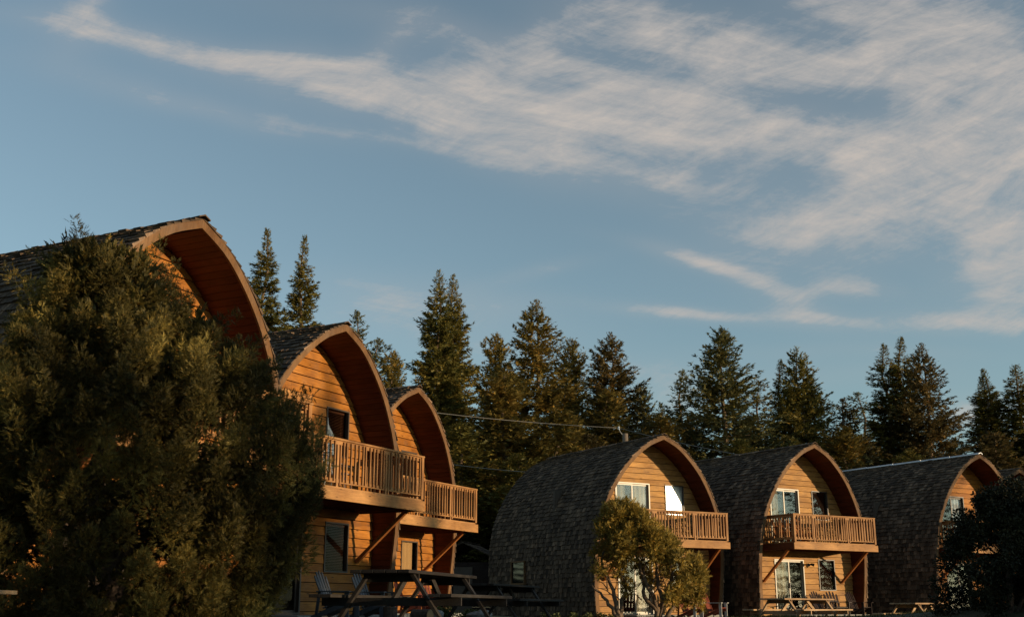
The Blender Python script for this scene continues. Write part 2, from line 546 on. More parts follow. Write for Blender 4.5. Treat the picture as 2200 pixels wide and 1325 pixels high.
def empty(name, loc, rz=0.0, label=None, cat=None, group=None):
    o = bpy.data.objects.new(name, None)
    o.empty_display_size = 0.3
    COL.objects.link(o)
    o.location = loc
    o.rotation_euler = (0, 0, rz)
    return tag(o, label, cat, group)


def copy_tree(o, parent=None):
    c = o.copy()
    COL.objects.link(c)
    c.parent = parent
    for ch in list(o.children):
        copy_tree(ch, c)
    return c


# ------------------------------------------------------------------ ground
def gz(x, y):
    t = min(1, max(0, (y - 27) / 5.0))
    s = min(1, max(0, (x + 0.5) / 2.5))
    z = -0.17 * t * s * (1 if x < 9 else min(1.8, 1 + (x - 9) * 0.15))
    c = 0.29 * math.exp(-((y - 26.2 - 0.03 * x) / 1.6) ** 2) * min(1, max(0, (x - 0.2) / 2.0))
    m = 0.38 * math.exp(-((x - 10.6) / 2.2) ** 2 - ((y - 23.8) / 2.4) ** 2)
    near = -0.02 * math.sin(x * 0.7) * math.cos(y * 0.5)
    return z + c * 0.22 + m + near


def make_ground():
    xs = sorted(set([-1500, -600, -250, -120, -80] + [round(v * 0.6, 2) for v in range(-100, 101)] + [80, 120, 250, 600, 1500]))
    ys = sorted(set([-600, -200, -80, -40] + [round(v * 0.6, 2) for v in range(-30, 130)] + [100, 140, 250, 600, 1500, 2500]))
    v = [(x, y, gz(x, y) if abs(x) < 70 and -20 < y < 90 else 0) for y in ys for x in xs]
    nx = len(xs)
    f = [(j * nx + i, j * nx + i + 1, (j + 1) * nx + i + 1, (j + 1) * nx + i) for j in range(len(ys) - 1) for i in range(nx - 1)]
    me = bpy.data.meshes.new('ground')
    me.from_pydata(v, [], f)
    me.materials.append(M['ground'])
    me.polygons.foreach_set('use_smooth', [True] * len(me.polygons))
    o = bpy.data.objects.new('ground', me)
    COL.objects.link(o)
    tag(o, kind='structure')


make_ground()


def make_grass():
    rg = np.random.default_rng(5)
    V = []
    n = 26000
    y = np.concatenate([rg.uniform(17, 31, n // 2), rg.normal(26.3, 1.0, n // 2)])
    x = rg.uniform(-6, 14.5, n)
    keep = np.abs(x / np.maximum(y, 1)) < 0.5
    x, y = x[keep], y[keep]
    z = np.array([gz(a, b) for a, b in zip(x, y)])
    h = rg.uniform(0.02, 0.06, len(x)) * (1 + 0.5 * np.sin(x * 2.1 + y))
    a = rg.uniform(0, 2 * PI, len(x))
    w = 0.007 + 0.008 * rg.random(len(x))
    p0 = np.stack([x - np.cos(a) * w, y - np.sin(a) * w, z - 0.01], 1)
    p1 = np.stack([x + np.cos(a) * w, y + np.sin(a) * w, z - 0.01], 1)
    p2 = np.stack([x + rg.normal(0, .03, len(x)), y + rg.normal(0, .03, len(x)), z + h], 1)
    o = tri_object('grass', np.stack([p0, p1, p2], 1), M['grassblade'])
    tag(o, 'short mown grass on the low rise before the cabins', 'grass', kind='stuff')


make_grass()

# ------------------------------------------------------------------ the arched cabins
TILT = 0.543
HC = 6.4
_zk = [-0.3, 0, .9, 1.8, 2.6, 3.4, 4.1, 4.7, 5.2, 5.7, 6.1, 6.4]
_wk = [2.74, 2.775, 2.86, 2.889, 2.85, 2.70, 2.43, 2.09, 1.72, 1.22, .68, 0]


def arch_curve():
    """dense right-hand profile from the ground to the peak: (x, z) with outward normals"""
    P = [np.array(p) for p in zip(_wk, _zk)]
    P = [2 * P[0] - P[1]] + P + [2 * P[-1] - P[-2]]
    out = []
    for i in range(1, len(P) - 2):
        for t in np.linspace(0, 1, 8, endpoint=False):
            a, b, c, d = P[i - 1:i + 3]
            out.append(.5 * (2 * b + (c - a) * t + (2 * a - 5 * b + 4 * c - d) * t * t + (3 * b - a - 3 * c + d) * t ** 3))
    out.append(P[-2])
    return np.array(out)


ARC = arch_curve()
_sl = np.r_[0, np.cumsum(np.hypot(*np.diff(ARC, axis=0).T))]
ARCLEN = _sl[-1]


def arc(a):
    a = min(max(a, 0), ARCLEN)
    return np.array([np.interp(a, _sl, ARC[:, 0]), np.interp(a, _sl, ARC[:, 1])])


def arcn(a):
    d = arc(a + .04) - arc(a - .04)
    d /= np.hypot(*d)
    return np.array([d[1], -d[0]])      # outward


def half_w(z, inset=0.0):
    """half width of the arch at height z, shrunk by inset along the normal"""
    zz = ARC[:, 1] - inset * _NRM[:, 1]
    ww = ARC[:, 0] - inset * _NRM[:, 0]
    k = np.argsort(zz)
    return max(0.0, float(np.interp(z, zz[k], ww[k], right=0.0)))


_NRM = np.array([arcn(s) for s in _sl])


def yfront(z):
    return -TILT * z / HC


def inset_pt(a, d):
    p = arc(a) - arcn(a) * d
    if p[0] < 0:
        q = arc(a)
        # slide along to the centre line
        t = q[0] / (q[0] - p[0])
        p = q + (p - q) * t
        p[0] = 0.0
    return p


def apex_inset(d):
    """height at which the inset curve meets the centre line"""
    n = arcn(ARCLEN)
    return HC - d / max(n[1], .2)


def arch_profile(d, n=44, z_lo=None):
    pts = []
    za = apex_inset(d)
    for i in range(n + 1):
        a = ARCLEN * i / n
        p = arc(a) - arcn(a) * d
        if p[0] <= 0.02 or p[1] >= za:
            break
        pts.append((p[0], p[1]))
    pts.append((0.0, za))
    return pts


def openings_split(s0, s1, z0, z1, ops):
    """1-D spans of a board row left over by the openings that overlap it"""
    segs = [(s0, s1)]
    for (a, b, c, d) in ops:
        if c < z1 - 1e-4 and d > z0 + 1e-4:
            ns = []
            for (p, q) in segs:
                if b <= p or a >= q:
                    ns.append((p, q))
                else:
                    if a > p:
                        ns.append((p, a))
                    if b < q:
                        ns.append((b, q))
            segs = ns
    return segs


def build_cabin(label, loc, yaw_deg, seed, siding, opts):
    rnd = random.Random(seed)
    root = empty('arched_cabin', loc, R_(90 - yaw_deg), label, 'cabin', opts.get('group'))
    LEN = 7.4
    zb = -0.3
    # ---- sheathing shell
    out, inn = arch_profile(0.0), arch_profile(0.09)
    m = MB()
    for sgn in (1, -1):
        o_ = [(x * sgn, z) for x, z in out]
        n_ = 40
        po = [out[min(int(i * (len(out) - 1) / n_), len(out) - 1)] for i in range(n_ + 1)]
        pi = [inn[min(int(i * (len(inn) - 1) / n_), len(inn) - 1)] for i in range(n_ + 1)]
        for i in range(n_):
            a, b, c, d = po[i], po[i + 1], pi[i + 1], pi[i]
            if a == b and c == d:
                continue
            q = []
            for (x, z) in (a, b, c, d):
                q.append((x * sgn, yfront(z) + .02, z))
            for (x, z) in (a, b, c, d):
                q.append((x * sgn, LEN, z))
            if sgn > 0:
                q = [q[3], q[2], q[1], q[0], q[7], q[6], q[5], q[4]]
            m.solid8(q)
    roof = m.build('roof', M['sheath'], root)
    # ---- shakes laid in courses, thick butts down
    m = MB()
    step = 0.165
    nc = int(ARCLEN / step) + 1
    for sgn in (1, -1):
        for c in range(nc):
            a0 = c * step - 0.02
            a1 = min(a0 + step * 1.5, ARCLEN)
            if a0 > ARCLEN - 0.06:
                continue
            a0r = max(a0, 0)
            yf = yfront(arc(a0r)[1])
            y = yf - 0.03 - rnd.uniform(0, .035)
            while y < LEN:
                w = rnd.uniform(.08, .21)
                y2 = min(y + w, LEN + .03)
                if LEN - y2 < .05:
                    y2 = LEN + .03
                jit = rnd.uniform(-.022, .022)
                b0 = max(0, a0r + jit)
                lift = rnd.uniform(.036, .066)
                if rnd.random() < .04:
                    lift += .025
                P0, N0, P1, N1 = arc(b0), arcn(b0), arc(a1), arcn(a1)
                q = []
                for (P, N, h0, h1) in ((P0, N0, .004, lift), (P1, N1, .002, .010)):
                    lo, hi = P + N * h0, P + N * h1
                    if a1 >= ARCLEN and P is P1:
                        hi[0] = max(hi[0], 0.0)
                    for (pt, yy) in ((lo, y + .004), (lo, y2 - .004), (hi, y2 - .004), (hi, y + .004)):
                        q.append((pt[0] * sgn, yy, pt[1]))
                if sgn < 0:
                    q = [q[3], q[2], q[1], q[0], q[7], q[6], q[5], q[4]]
                m.solid8(q)
                y = y2
                if y2 >= LEN:
                    break
    m.build('shakes', M['shakes'], roof)
    # ---- ridge cap
    m = MB()
    y = yfront(HC) - .07
    nrm = arcn(ARCLEN - .05)
    while y < LEN:
        L_ = .34 if not opts.get('metal_ridge') else 1.5
        y2 = min(y + L_ - .01, LEN + .03)
        for sgn in (1, -1):
            w = .15
            dx, dz = w * nrm[1], -w * nrm[0]
            z0 = HC + .060 + (0 if opts.get('metal_ridge') else rnd.uniform(0, .012))
            t = .022
            q = [(0, y, z0), (0, y2, z0 - .012), (dx * sgn, y2, z0 + dz - .012), (dx * sgn, y, z0 + dz),
                 (0, y, z0 + t), (0, y2, z0 + t - .012), (dx * sgn, y2, z0 + t + dz - .012), (dx * sgn, y, z0 + t + dz)]
            if sgn > 0:
                q = q[3::-1] + q[7:3:-1]
            m.solid8(q)
        y = y2 + .01
    m.build('ridge_cap', M['metal_cap'] if opts.get('metal_ridge') else M['shakes'], roof)
    # ---- rake fascia following the leaning rim
    for sgn in (1, -1):
        m = MB()
        o_, i_ = arch_profile(-0.012, 44), arch_profile(0.13, 44)
        k = 44
        O = [arc(ARCLEN * j / k) + arcn(ARCLEN * j / k) * .012 for j in range(k + 1)]
        I = []
        za = apex_inset(.13)
        for j in range(k + 1):
            a = ARCLEN * j / k
            p = arc(a) - arcn(a) * .13
            if p[0] < 0 or p[1] > za:
                p = np.array([0.0, za])
            I.append(p)
        O[-1] = np.array([0.0, HC + .012])
        I[-1] = np.array([0.0, za])
        nseg = 6   # boards
        for j in range(k):
            a, b, c, d = O[j], O[j + 1], I[j + 1], I[j]
            q = [(p[0] * sgn, yfront(p[1]) - .030, p[1]) for p in (a, b, c, d)] + [(p[0] * sgn, yfront(p[1]) + .018, p[1]) for p in (a, b, c, d)]
            if sgn > 0:
                q = [q[3], q[2], q[1], q[0], q[7], q[6], q[5], q[4]]
            m.solid8(q)
        # weld the segments of each board into one island
        me = m.mesh('fascia', M['fascia'])
        import bmesh
        bm = bmesh.new()
        bm.from_mesh(me)
        bmesh.ops.remove_doubles(bm, verts=bm.verts, dist=1e-4)
        bm.to_mesh(me)
        bm.free()
        fo = bpy.data.objects.new('fascia', me)
        COL.objects.link(fo)
        fo.parent = roof
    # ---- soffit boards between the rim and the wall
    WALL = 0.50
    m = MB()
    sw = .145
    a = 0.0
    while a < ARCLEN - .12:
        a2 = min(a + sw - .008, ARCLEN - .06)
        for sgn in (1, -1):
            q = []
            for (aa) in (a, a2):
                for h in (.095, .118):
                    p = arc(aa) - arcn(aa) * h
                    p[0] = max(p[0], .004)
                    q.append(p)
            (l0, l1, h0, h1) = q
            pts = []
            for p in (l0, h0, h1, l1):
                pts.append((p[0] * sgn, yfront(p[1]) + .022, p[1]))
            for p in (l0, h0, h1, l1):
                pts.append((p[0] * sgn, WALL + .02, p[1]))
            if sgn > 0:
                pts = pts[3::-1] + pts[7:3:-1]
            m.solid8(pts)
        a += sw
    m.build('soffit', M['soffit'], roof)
    # ---- front wall in lapped boards with real openings
    ops = [(-1.46, 0.06, -.3, 2.04), (.90, 1.77, opts.get('low_sill', .93), 2.08), (-1.50, 0.02, 2.62, 4.72), (.78, 1.63, 3.62, 4.72)]
    m = MB()
    z = -0.3
    row = .208
    edges = [z + i * row for i in range(33)]
    for i in range(len(edges) - 1):
        z0, z1 = edges[i], edges[i + 1]
        # cut rows at opening heights so holes are exact
        cuts = sorted(set([z0, z1] + [c for o in ops for c in (o[2], o[3]) if z0 < c < z1]))
        for ci in range(len(cuts) - 1):
            c0, c1 = cuts[ci], cuts[ci + 1]
            w0, w1 = half_w(c0, .100), half_w(c1, .100)
            if w0 < .03:
                continue
            segs = openings_split(-w0, w0, c0, c1, ops)
            # butt joints
            ns = []
            for (p, q) in segs:
                if q - p > 2.2 and len(cuts) == 2 and rnd.random() < .6:
                    r = rnd.uniform(p + .7, q - .7)
                    ns += [(p, r - .0015), (r + .0015, q)]
                else:
                    ns.append((p, q))
            for (p, q) in ns:
                f0, f1 = (c0 - z0) / row, (c1 - z0) / row
                y0, y1 = WALL - .030 + .024 * f0, WALL - .030 + .024 * f1
                tl = max(p, -w1) if p <= -w0 + 1e-3 else p
                tr = min(q, w1) if q >= w0 - 1e-3 else q
                if tl > tr:
                    tl = tr = 0
                ct = c1 - (.015 if c1 == z1 else 0)      # open groove above each board
                m.solid8([(p, y0, c0), (q, y0, c0), (q, WALL + .06, c0), (p, WALL + .06, c0),
                          (tl, y1, ct), (tr, y1, ct), (tr, WALL + .06, ct), (tl, WALL + .06, ct)])
    m.build('front_wall', M[siding], root)
    # ---- back wall and loft floor keep the inside dark
    m = MB()
    zz = -.3
    while zz < 6.2:
        w0, w1 = half_w(zz, .1), half_w(zz + .2, .1)
        m.solid8([(-w0, LEN - .12, zz), (w0, LEN - .12, zz), (w0, LEN - .06, zz), (-w0, LEN - .06, zz),
                  (-w1, LEN - .12, zz + .2), (w1, LEN - .12, zz + .2), (w1, LEN - .06, zz + .2), (-w1, LEN - .06, zz + .2)])
        zz += .2
    m.build('rear_wall', M['interior'], root)
    m = MB()
    m.box(-2.72, 2.72, WALL + .07, LEN - .13, 2.42, 2.56)
    m.box(-2.6, 2.6, 2.9, 2.98, 2.57, 4.6)
    m.box(-2.7, 2.7, 2.9, 2.98, -.3, 2.41)
    m.build('interior', M['interior'], root)
    # ---- slab
    m = MB()
    m.box(-1.75, 2.1, -.95, WALL - .05, -.35, .035)
    m.build('patio_slab', M['concrete'], root, bevel=.01)

    frame = M[opts['frame']]

    def pane(s0, s1, z0, z1, y, par, mat='glass'):
        m = MB()
        m.box(s0, s1, y, y + .008, z0, z1)
        return m.build('glass_pane', M[mat], par)

    def curtain(s0, s1, z0, z1, y, par, mat='curtain', shape=None):
        m = MB()
        n = max(4, int((s1 - s0) / .035))
        base = len(m.v)
        for i in range(n + 1):
            t = i / n
            x = s0 + (s1 - s0) * t
            yy = y + .022 * math.sin(t * n * 1.05 + seed)
            zt = z1
            zl = z0
            if shape == 'tri':
                zt = z1 - (z1 - z0) * t * .98
            m.v += [(x, yy, zl), (x, yy, zt), (x, yy + .006, zt), (x, yy + .006, zl)]
        for i in range(n):
            b0 = base + i * 4
            for k in range(4):
                k2 = (k + 1) % 4
                m.f.append((b0 + k, b0 + k2, b0 + 4 + k2, b0 + 4 + k))
        return m.build('curtain', M[mat], par)

    def blind(s0, s1, z0, z1, y, par, mat='blind'):
        m = MB()
        zz = z0 + .02
        while zz < z1 - .02:
            m.solid8([(s0, y - .018, zz - .008), (s1, y - .018, zz - .008), (s1, y + .018, zz + .010), (s0, y + .018, zz + .010),
                      (s0, y - .018, zz - .005), (s1, y - .018, zz - .005), (s1, y + .018, zz + .013), (s0, y + .018, zz + .013)])
            zz += .036
        m.box(s0, s1, y - .025, y + .025, z1 - .045, z1 - .005)
        for sx in (s0 + .12, s1 - .12):
            m.box(sx - .004, sx + .004, y - .022, y - .020, z0, z1)
        return m.build('blind', M[mat], par)

    def frame_ring(m, s0, s1, z0, z1, w, y0, y1, bottom=True):
        m.box(s0, s0 + w, y0, y1, z0, z1)
        m.box(s1 - w, s1, y0, y1, z0, z1)
        m.box(s0 + w, s1 - w, y0, y1, z1 - w, z1)
        if bottom:
            m.box(s0 + w, s1 - w, y0, y1, z0, z0 + w)

    def slider(s0, s1, z0, z1, name, cur, fm=None):
        fm = fm or frame
        m = MB()
        frame_ring(m, s0 - .02, s1 + .02, z0, z1 + .02, .045, WALL - .048, WALL + .05)
        mid = (s0 + s1) / 2
        frame_ring(m, s0 + .028, mid + .03, z0 + .047, z1 - .028, .05, WALL + .004, WALL + .030)
        frame_ring(m, mid - .03, s1 - .028, z0 + .047, z1 - .028, .05, WALL + .034, WALL + .058)
        d = m.build(name, fm, root)
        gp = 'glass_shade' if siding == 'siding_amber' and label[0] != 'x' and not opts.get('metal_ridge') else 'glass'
        pane(s0 + .08, mid - .02, z0 + .10, z1 - .08, WALL + .013, d, gp)
        pane(mid + .02, s1 - .08, z0 + .10, z1 - .08, WALL + .043, d, gp)
        h = MB()
        h.box(mid - .012, mid + .004, WALL - .035, WALL + .002, z0 + .95, z0 + 1.15)
        h.build('handle', M['metal_dark'], d)
        for c in cur:
            curtain(c[0], c[1], z0 + .06, z1 - .03, WALL + .10, d, c[2])
        return d

    lo = slider(-1.46, .06, 0.04, 2.04, 'sliding_door', opts.get('cur_low', []), M[opts['low_frame']] if 'low_frame' in opts else None)
    hi = slider(-1.50, .02, 2.62, 4.72, 'balcony_door', opts.get('cur_up', []), M[opts['up_frame']] if 'up_frame' in opts else None)
    if opts.get('wood_trim'):
        m = MB()
        m.box(-1.62, .16, WALL - .062, WALL - .032, 4.745, 4.88)
        m.box(-1.64, -1.525, WALL - .062, WALL - .032, 2.62, 4.743)
        m.box(-.30, -.10, WALL - .070, WALL - .050, 2.66, 4.72)
        m.build('trim', M['frame_wood'], hi)

    def window(s0, s1, z0, z1, cover, glassm='glass', split=False):
        m = MB()
        frame_ring(m, s0 - .015, s1 + .015, z0 - .015, z1 + .015, .035, WALL - .045, WALL + .045)
        if split:
            m.box((s0 + s1) / 2 - .012, (s0 + s1) / 2 + .012, WALL - .01, WALL + .03, z0, z1)
        w = m.build('window', M['frame_dark'], root)
        pane(s0 + .02, s1 - .02, z0 + .02, z1 - .02, WALL + .010, w, glassm)
        if cover == 'blind':
            blind(s0 + .03, s1 - .03, z0 + .03, z1 - .025, WALL + .075, w)
        elif cover == 'tan':
            curtain(s0 + .02, s1 - .18, z0, z1, WALL + .055, w, 'curtain_tan')
        elif cover == 'lit_triangle':
            blind(s0 + .03, s1 - .03, z0 + .03, z1 - .025, WALL + .105, w)
            curtain(s0 + .025, s0 + .62, z0 + .03, z1 - .04, WALL + .055, w, 'curtain_white', 'tri')  # white sheet cut to a triangle, shaped like the bright lit patch
        elif cover == 'dark':
            blind(s0 + .03, s1 - .03, z0 + .03, z1 - .025, WALL + .085, w)
        return w

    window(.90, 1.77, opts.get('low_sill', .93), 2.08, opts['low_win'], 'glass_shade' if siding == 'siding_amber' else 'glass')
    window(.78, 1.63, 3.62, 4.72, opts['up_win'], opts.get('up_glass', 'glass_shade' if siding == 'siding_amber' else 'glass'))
    # ---- side window in the roof flank
    if opts.get('side_window'):
        y0, y1, z0, z1 = 4.53, 5.45, 1.19, 1.96
        x = -2.96
        m = MB()
        for (p, q, r, s) in ((y0 - .04, y0, z0 - .06, z1 + .06), (y1, y1 + .06, z0 - .06, z1 + .06), (y0, y1, z1, z1 + .06), (y0, y1, z0 - .06, z0)):
            m.box(x - .05, x + .1, p, q, r, s)
        w = m.build('window', M['fascia'], root)
        w['label'] = 'small timber framed window low in the shingled flank'
        m = MB()
        m.box(x + .0, x + .012, y0, y1, z0, z1)
        m.build('glass_pane', plain_mat('dark_glass', (0.01, 0.01, 0.012), 0.05), w)
    # ---- balcony
    BW, BY = 2.20, -1.35
    m = MB()
    y = BY + .045
    while y < WALL - .08:
        m.box(-BW + .045, BW - .045, y, y + .128, 2.580, 2.615)
        y += .135
    deck = m.build('balcony_deck', M['rail_x'], root)
    m = MB()
    m.box(-BW - .05, BW + .05, BY, BY + .042, 2.335, 2.575)
    m.build('deck_beam', M['beam'], deck, bevel=.006)
    for sgn in (-1, 1):
        m = MB()
        x = sgn * (BW - .02)
        m.box(min(x, x + .04), max(x, x + .04), BY + .044, WALL - .035, 2.345, 2.572)
        m.build('side_beam', M['joist'], deck)
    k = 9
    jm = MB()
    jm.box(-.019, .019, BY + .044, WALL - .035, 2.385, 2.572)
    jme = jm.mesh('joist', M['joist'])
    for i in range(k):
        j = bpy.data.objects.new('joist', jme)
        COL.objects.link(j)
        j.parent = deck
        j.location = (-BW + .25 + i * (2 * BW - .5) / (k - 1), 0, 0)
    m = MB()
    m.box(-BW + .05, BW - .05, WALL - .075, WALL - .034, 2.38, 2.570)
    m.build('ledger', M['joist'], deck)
    for sgn in (-1, 1):
        m = MB()
        m.bar((sgn * 2.10, WALL - .05, 1.22), (sgn * 2.10, -.93, 2.36), .088, .088, (0, 0, 1))
        m.build('brace', M['brace'], root, bevel=.005)
    # railing
    m = MB()
    yr = BY + .06
    m.box(-BW - .01, BW + .01, yr - .055, yr + .055, 3.580, 3.618)
    rail = m.build('railing', M['rail_x'], root)
    m = MB()
    m.box(-BW + .06, BW - .06, yr - .018, yr + .018, 3.488, 3.576)
    m.box(-BW + .06, BW - .06, yr - .018, yr + .018, 2.690, 2.776)
    m.build('front_rail', M['rail_x'], rail)
    for sgn in (-1, 1):
        m = MB()
        x = sgn * (BW - .04)
        ye = .46
        m.box(x - .055, x + .055, yr + .057, ye, 3.580, 3.618)
        m.box(x - .018, x + .018, yr + .057, ye, 3.488, 3.576)
        m.box(x - .018, x + .018, yr + .057, ye, 2.690, 2.776)
        m.build('side_rail', M['side_rail'] if 'side_rail' in M else M['rail_x'], rail)
    posts = [-2.15, -1.10, .70, 2.15]
    for px in posts:
        m = MB()
        if abs(px) > 2:
            m.box(px - .045, px + .045, yr - .045, yr + .045, 2.616, 3.578)
        else:
            m.box(px - .075, px - .040, yr - .040, yr + .030, 2.64, 3.486)
            m.box(px + .040, px + .075, yr - .040, yr + .030, 2.64, 3.486)
            m.box(px - .038, px + .038, yr - .005, yr + .055, 2.616, 3.486)
        m.build('post', M['rail_z'], rail)
    bm_ = MB()
    bm_.box(-.018, .018, -.018, .018, 2.72, 3.555)
    bme = bm_.mesh('baluster', M['rail_z'])
    spots = []
    for a, b in zip(posts[:-1], posts[1:]):
        n = int(round((b - a - .1) / .132))
        for i in range(1, n):
            spots.append((a + (b - a) * i / n, yr - .038))
    for sgn in (-1, 1):
        for i in range(1, 14):
            spots.append((sgn * (BW - .04) - sgn * .038, yr + .03 + i * .126))
    for (x, y) in spots:
        b = bpy.data.objects.new('baluster', bme)
        COL.objects.link(b)
        b.parent = rail
        b.location = (x + rnd.uniform(-.006, .006), y, 0)
        b.rotation_euler = (0, rnd.uniform(-.006, .006), 0)
    return root


def in_cabin(loc, yaw_deg, s, out, z=0.0):
    """a world point s along the front and 'out' in front of a cabin"""
    a = R_(yaw_deg)
    return (loc[0] + math.sin(a) * s + math.cos(a) * out, loc[1] + math.cos(a) * s - math.sin(a) * out, loc[2] + z)


L1, L2, L3 = (-5.633, 17.869, .10), (-4.269, 25.074, .10), (-3.234, 32.616, .10)
R1, R2, R3, R4 = (5.317, 41.673, 0), (11.433, 43.925, 0), (19.071, 46.955, 0), (23.02, 52.18, 0)
YL1, YL2, YL3, YR1, YR2, YR3, YR4 = 26.46, 27.89, 27.05, 59.75, 57.72, 58.21, 58.7
GL, GR = 'amber arched cabins in the left row', 'honey arched cabins in the right row'
build_cabin('nearest arched cabin at far left, mostly hidden behind the large juniper', L1, YL1, 1, 'siding_amber',
            dict(frame='frame_dark', low_win='dark', up_win='dark', group=GL))
build_cabin('arched cabin with amber siding just right of the large juniper, blinds in its lower window', L2, YL2, 2, 'siding_amber',
            dict(frame='frame_dark', low_win='blind', up_win='lit_triangle', low_sill=.98, wood_trim=True, up_frame='frame_wood', cur_up=[(-1.2, -.8, 'curtain_white')], group=GL))
build_cabin('smallest and farthest arched cabin of the left row, tan panel in its lower window', L3, YL3, 3, 'siding_amber',
            dict(frame='frame_dark', low_win='tan', up_win='dark', low_sill=1.0, group=GL))
build_cabin('arched cabin behind the small golden juniper, sun glaring in its upper window', R1, YR1, 4, 'siding_honey',
            dict(frame='frame_white', low_win='dark', up_win='none', up_glass='glass_lit', side_window=True, cur_up=[(-1.45, -1.0, 'curtain'), (-.8, -.03, 'curtain')], cur_low=[(-.72, 0, 'curtain')], group=GR))
build_cabin('arched cabin in the middle of the right row with a lamp by its lower door', R2, YR2, 5, 'siding_honey',
            dict(frame='frame_white', low_win='dark', up_win='dark', cur_up=[(-1.45, -1.0, 'curtain')], cur_low=[(-1.4, -.75, 'curtain')], group=GR))
build_cabin('arched cabin with a pale metal ridge, half hidden by the dark bush', R3, YR3, 6, 'siding_amber',
            dict(frame='frame_dark', low_win='dark', up_win='none', metal_ridge=True, cur_up=[(-1.45, -1.2, 'curtain'), (-.6, -.03, 'curtain_white')], group=GR))
build_cabin('arched cabin at the right edge showing only its roof peak', R4, YR4, 7, 'siding_amber',
            dict(frame='frame_dark', low_win='dark', up_win='dark', group=GR))

# ------------------------------------------------------------------ furniture


def picnic_table(loc, rz, mat, label, L=3.0):
    root = empty('picnic_table', loc, rz, label, 'picnic table', 'picnic tables on the grass')
    h = L / 2
    m = MB()
    for i in range(5):
        x = -.37 + i * .148
        m.box(x, x + .140, -h, h, .705, .745)
    m.build('tabletop', mat, root, bevel=.004)
    for sgn in (-1, 1):
        m = MB()
        for i in range(2):
            x = sgn * .74 - .14 + i * .143
            m.box(x, x + .137, -h, h, .430, .468)
        m.build('bench', mat, root, bevel=.004)
    for yy in (-h + .38, h - .38):
        for sgn in (-1, 1):
            m = MB()
            m.bar((sgn * .28, yy, .702), (sgn * .76, yy, -.0), .040, .095, (0, 1, 0))
            m.build('leg', mat, root)
        m = MB()
        m.box(-.88, .88, yy + .022, yy + .060, .335, .428)
        m.box(-.35, .35, yy + .022, yy + .060, .612, .703)
        m.build('crossbar', mat, root)
        m = MB()
        sg = 1 if yy < 0 else -1
        m.bar((0, yy + sg * .07, .36), (0, yy + sg * .62, .70), .040, .085)
        m.build('brace', mat, root)
    return root


picnic_table((-1.20, 14.95, -.02), -R_(13.5), M['table_dark'], 'large dark picnic table in front of the amber cabins, nearest to the viewer')
picnic_table((-.22, 23.0, -.02), -R_(18), M['table_dark'], 'dark picnic table between the two rows of cabins')
picnic_table((7.75, 31.4, -.22), -R_(40), M['table_warm'], 'sunlit picnic table before the lamp cabin in the right row')
picnic_table((11.75, 33.2, -.33), -R_(40), M['table_warm'], 'sunlit picnic table beside the dark bush')


def low_bench():
    root = empty('wooden_bench', (-5.25, 10.3, -.02), R_(4), 'low wooden bench at the left edge under the big juniper', 'bench')
    m = MB()
    for i in range(3):
        m.box(-.75, .75, -.22 + i * .15, -.08 + i * .15, .43, .465)
    m.build('seat', M['table_warm'], root, bevel=.004)
    for sx in (-.55, .45):
        for sy in (-1, 1):
            l = MB()
            l.bar((sx, sy * .05, .40), (sx + .12 * (1 if sx > 0 else -1), sy * .24, 0), .07, .04)
            l.build('leg', M['table_warm'], root)
        m = MB()
        m.bar((sx, -.2, .405), (sx, .2, .405), .04, .045)
        m.build('crossbar', M['table_warm'], root)


low_bench()


def adirondack(loc, rz, mat, label, group, legmat=None):
    """faces local -y"""
    legmat = legmat or mat
    root = empty('adirondack_chair', loc, rz, label, 'garden chair', group)
    m = MB()
    for i in range(6):
        t = i / 5
        y = -.30 + t * .46
        z = .385 - t * .13
        m.solid8([(-.26, y, z), (.26, y, z), (.26, y + .085, z - .022), (-.26, y + .085, z - .022),
                  (-.26, y, z + .02), (.26, y, z + .02), (.26, y + .085, z - .002), (-.26, y + .085, z - .002)])
    m.build('seat', mat, root)
    m = MB()
    n = 5
    for i in range(n):
        u = (i - (n - 1) / 2) / ((n - 1) / 2)
        top = .98 - .10 * u * u
        x0 = u * .215
        x1 = u * .275
        b0, b1 = Vector((x0, .16, .22)), Vector((x1, .16 + (top - .22) * .42, top))
        prev = None
        for w_, f0, f1 in ((.088, 0, .9), (.070, .9, .97), (.04, .97, 1.0)):
            m.bar(b0.lerp(b1, f0), b0.lerp(b1, f1), w_, .018, (0, 1, .4))
    m.build('backrest', mat, root)
    m = MB()
    m.bar((-.27, .33, .60), (.27, .33, .60), .02, .07)
    m.build('back_rail', mat, root)
    for sgn in (-1, 1):
        m = MB()
        m.solid8([(sgn * .32 - .065, -.36, .555), (sgn * .32 + .065, -.36, .555), (sgn * .31 + .04, .36, .555), (sgn * .31 - .04, .36, .555),
                  (sgn * .32 - .065, -.36, .577), (sgn * .32 + .065, -.36, .577), (sgn * .31 + .04, .36, .577), (sgn * .31 - .04, .36, .577)])
        m.build('armrest', legmat, root)
        m = MB()
        m.box(sgn * .285 - .012, sgn * .285 + .012, -.33, -.23, 0, .553)
        m.build('front_leg', legmat, root)
        m = MB()
        m.bar((sgn * .27, -.29, .35), (sgn * .27, .52, .02), .022, .10)
        m.bar((sgn * .295, .31, .553), (sgn * .295, .36, .12), .022, .06)
        m.build('rear_leg', mat, root)
    return root


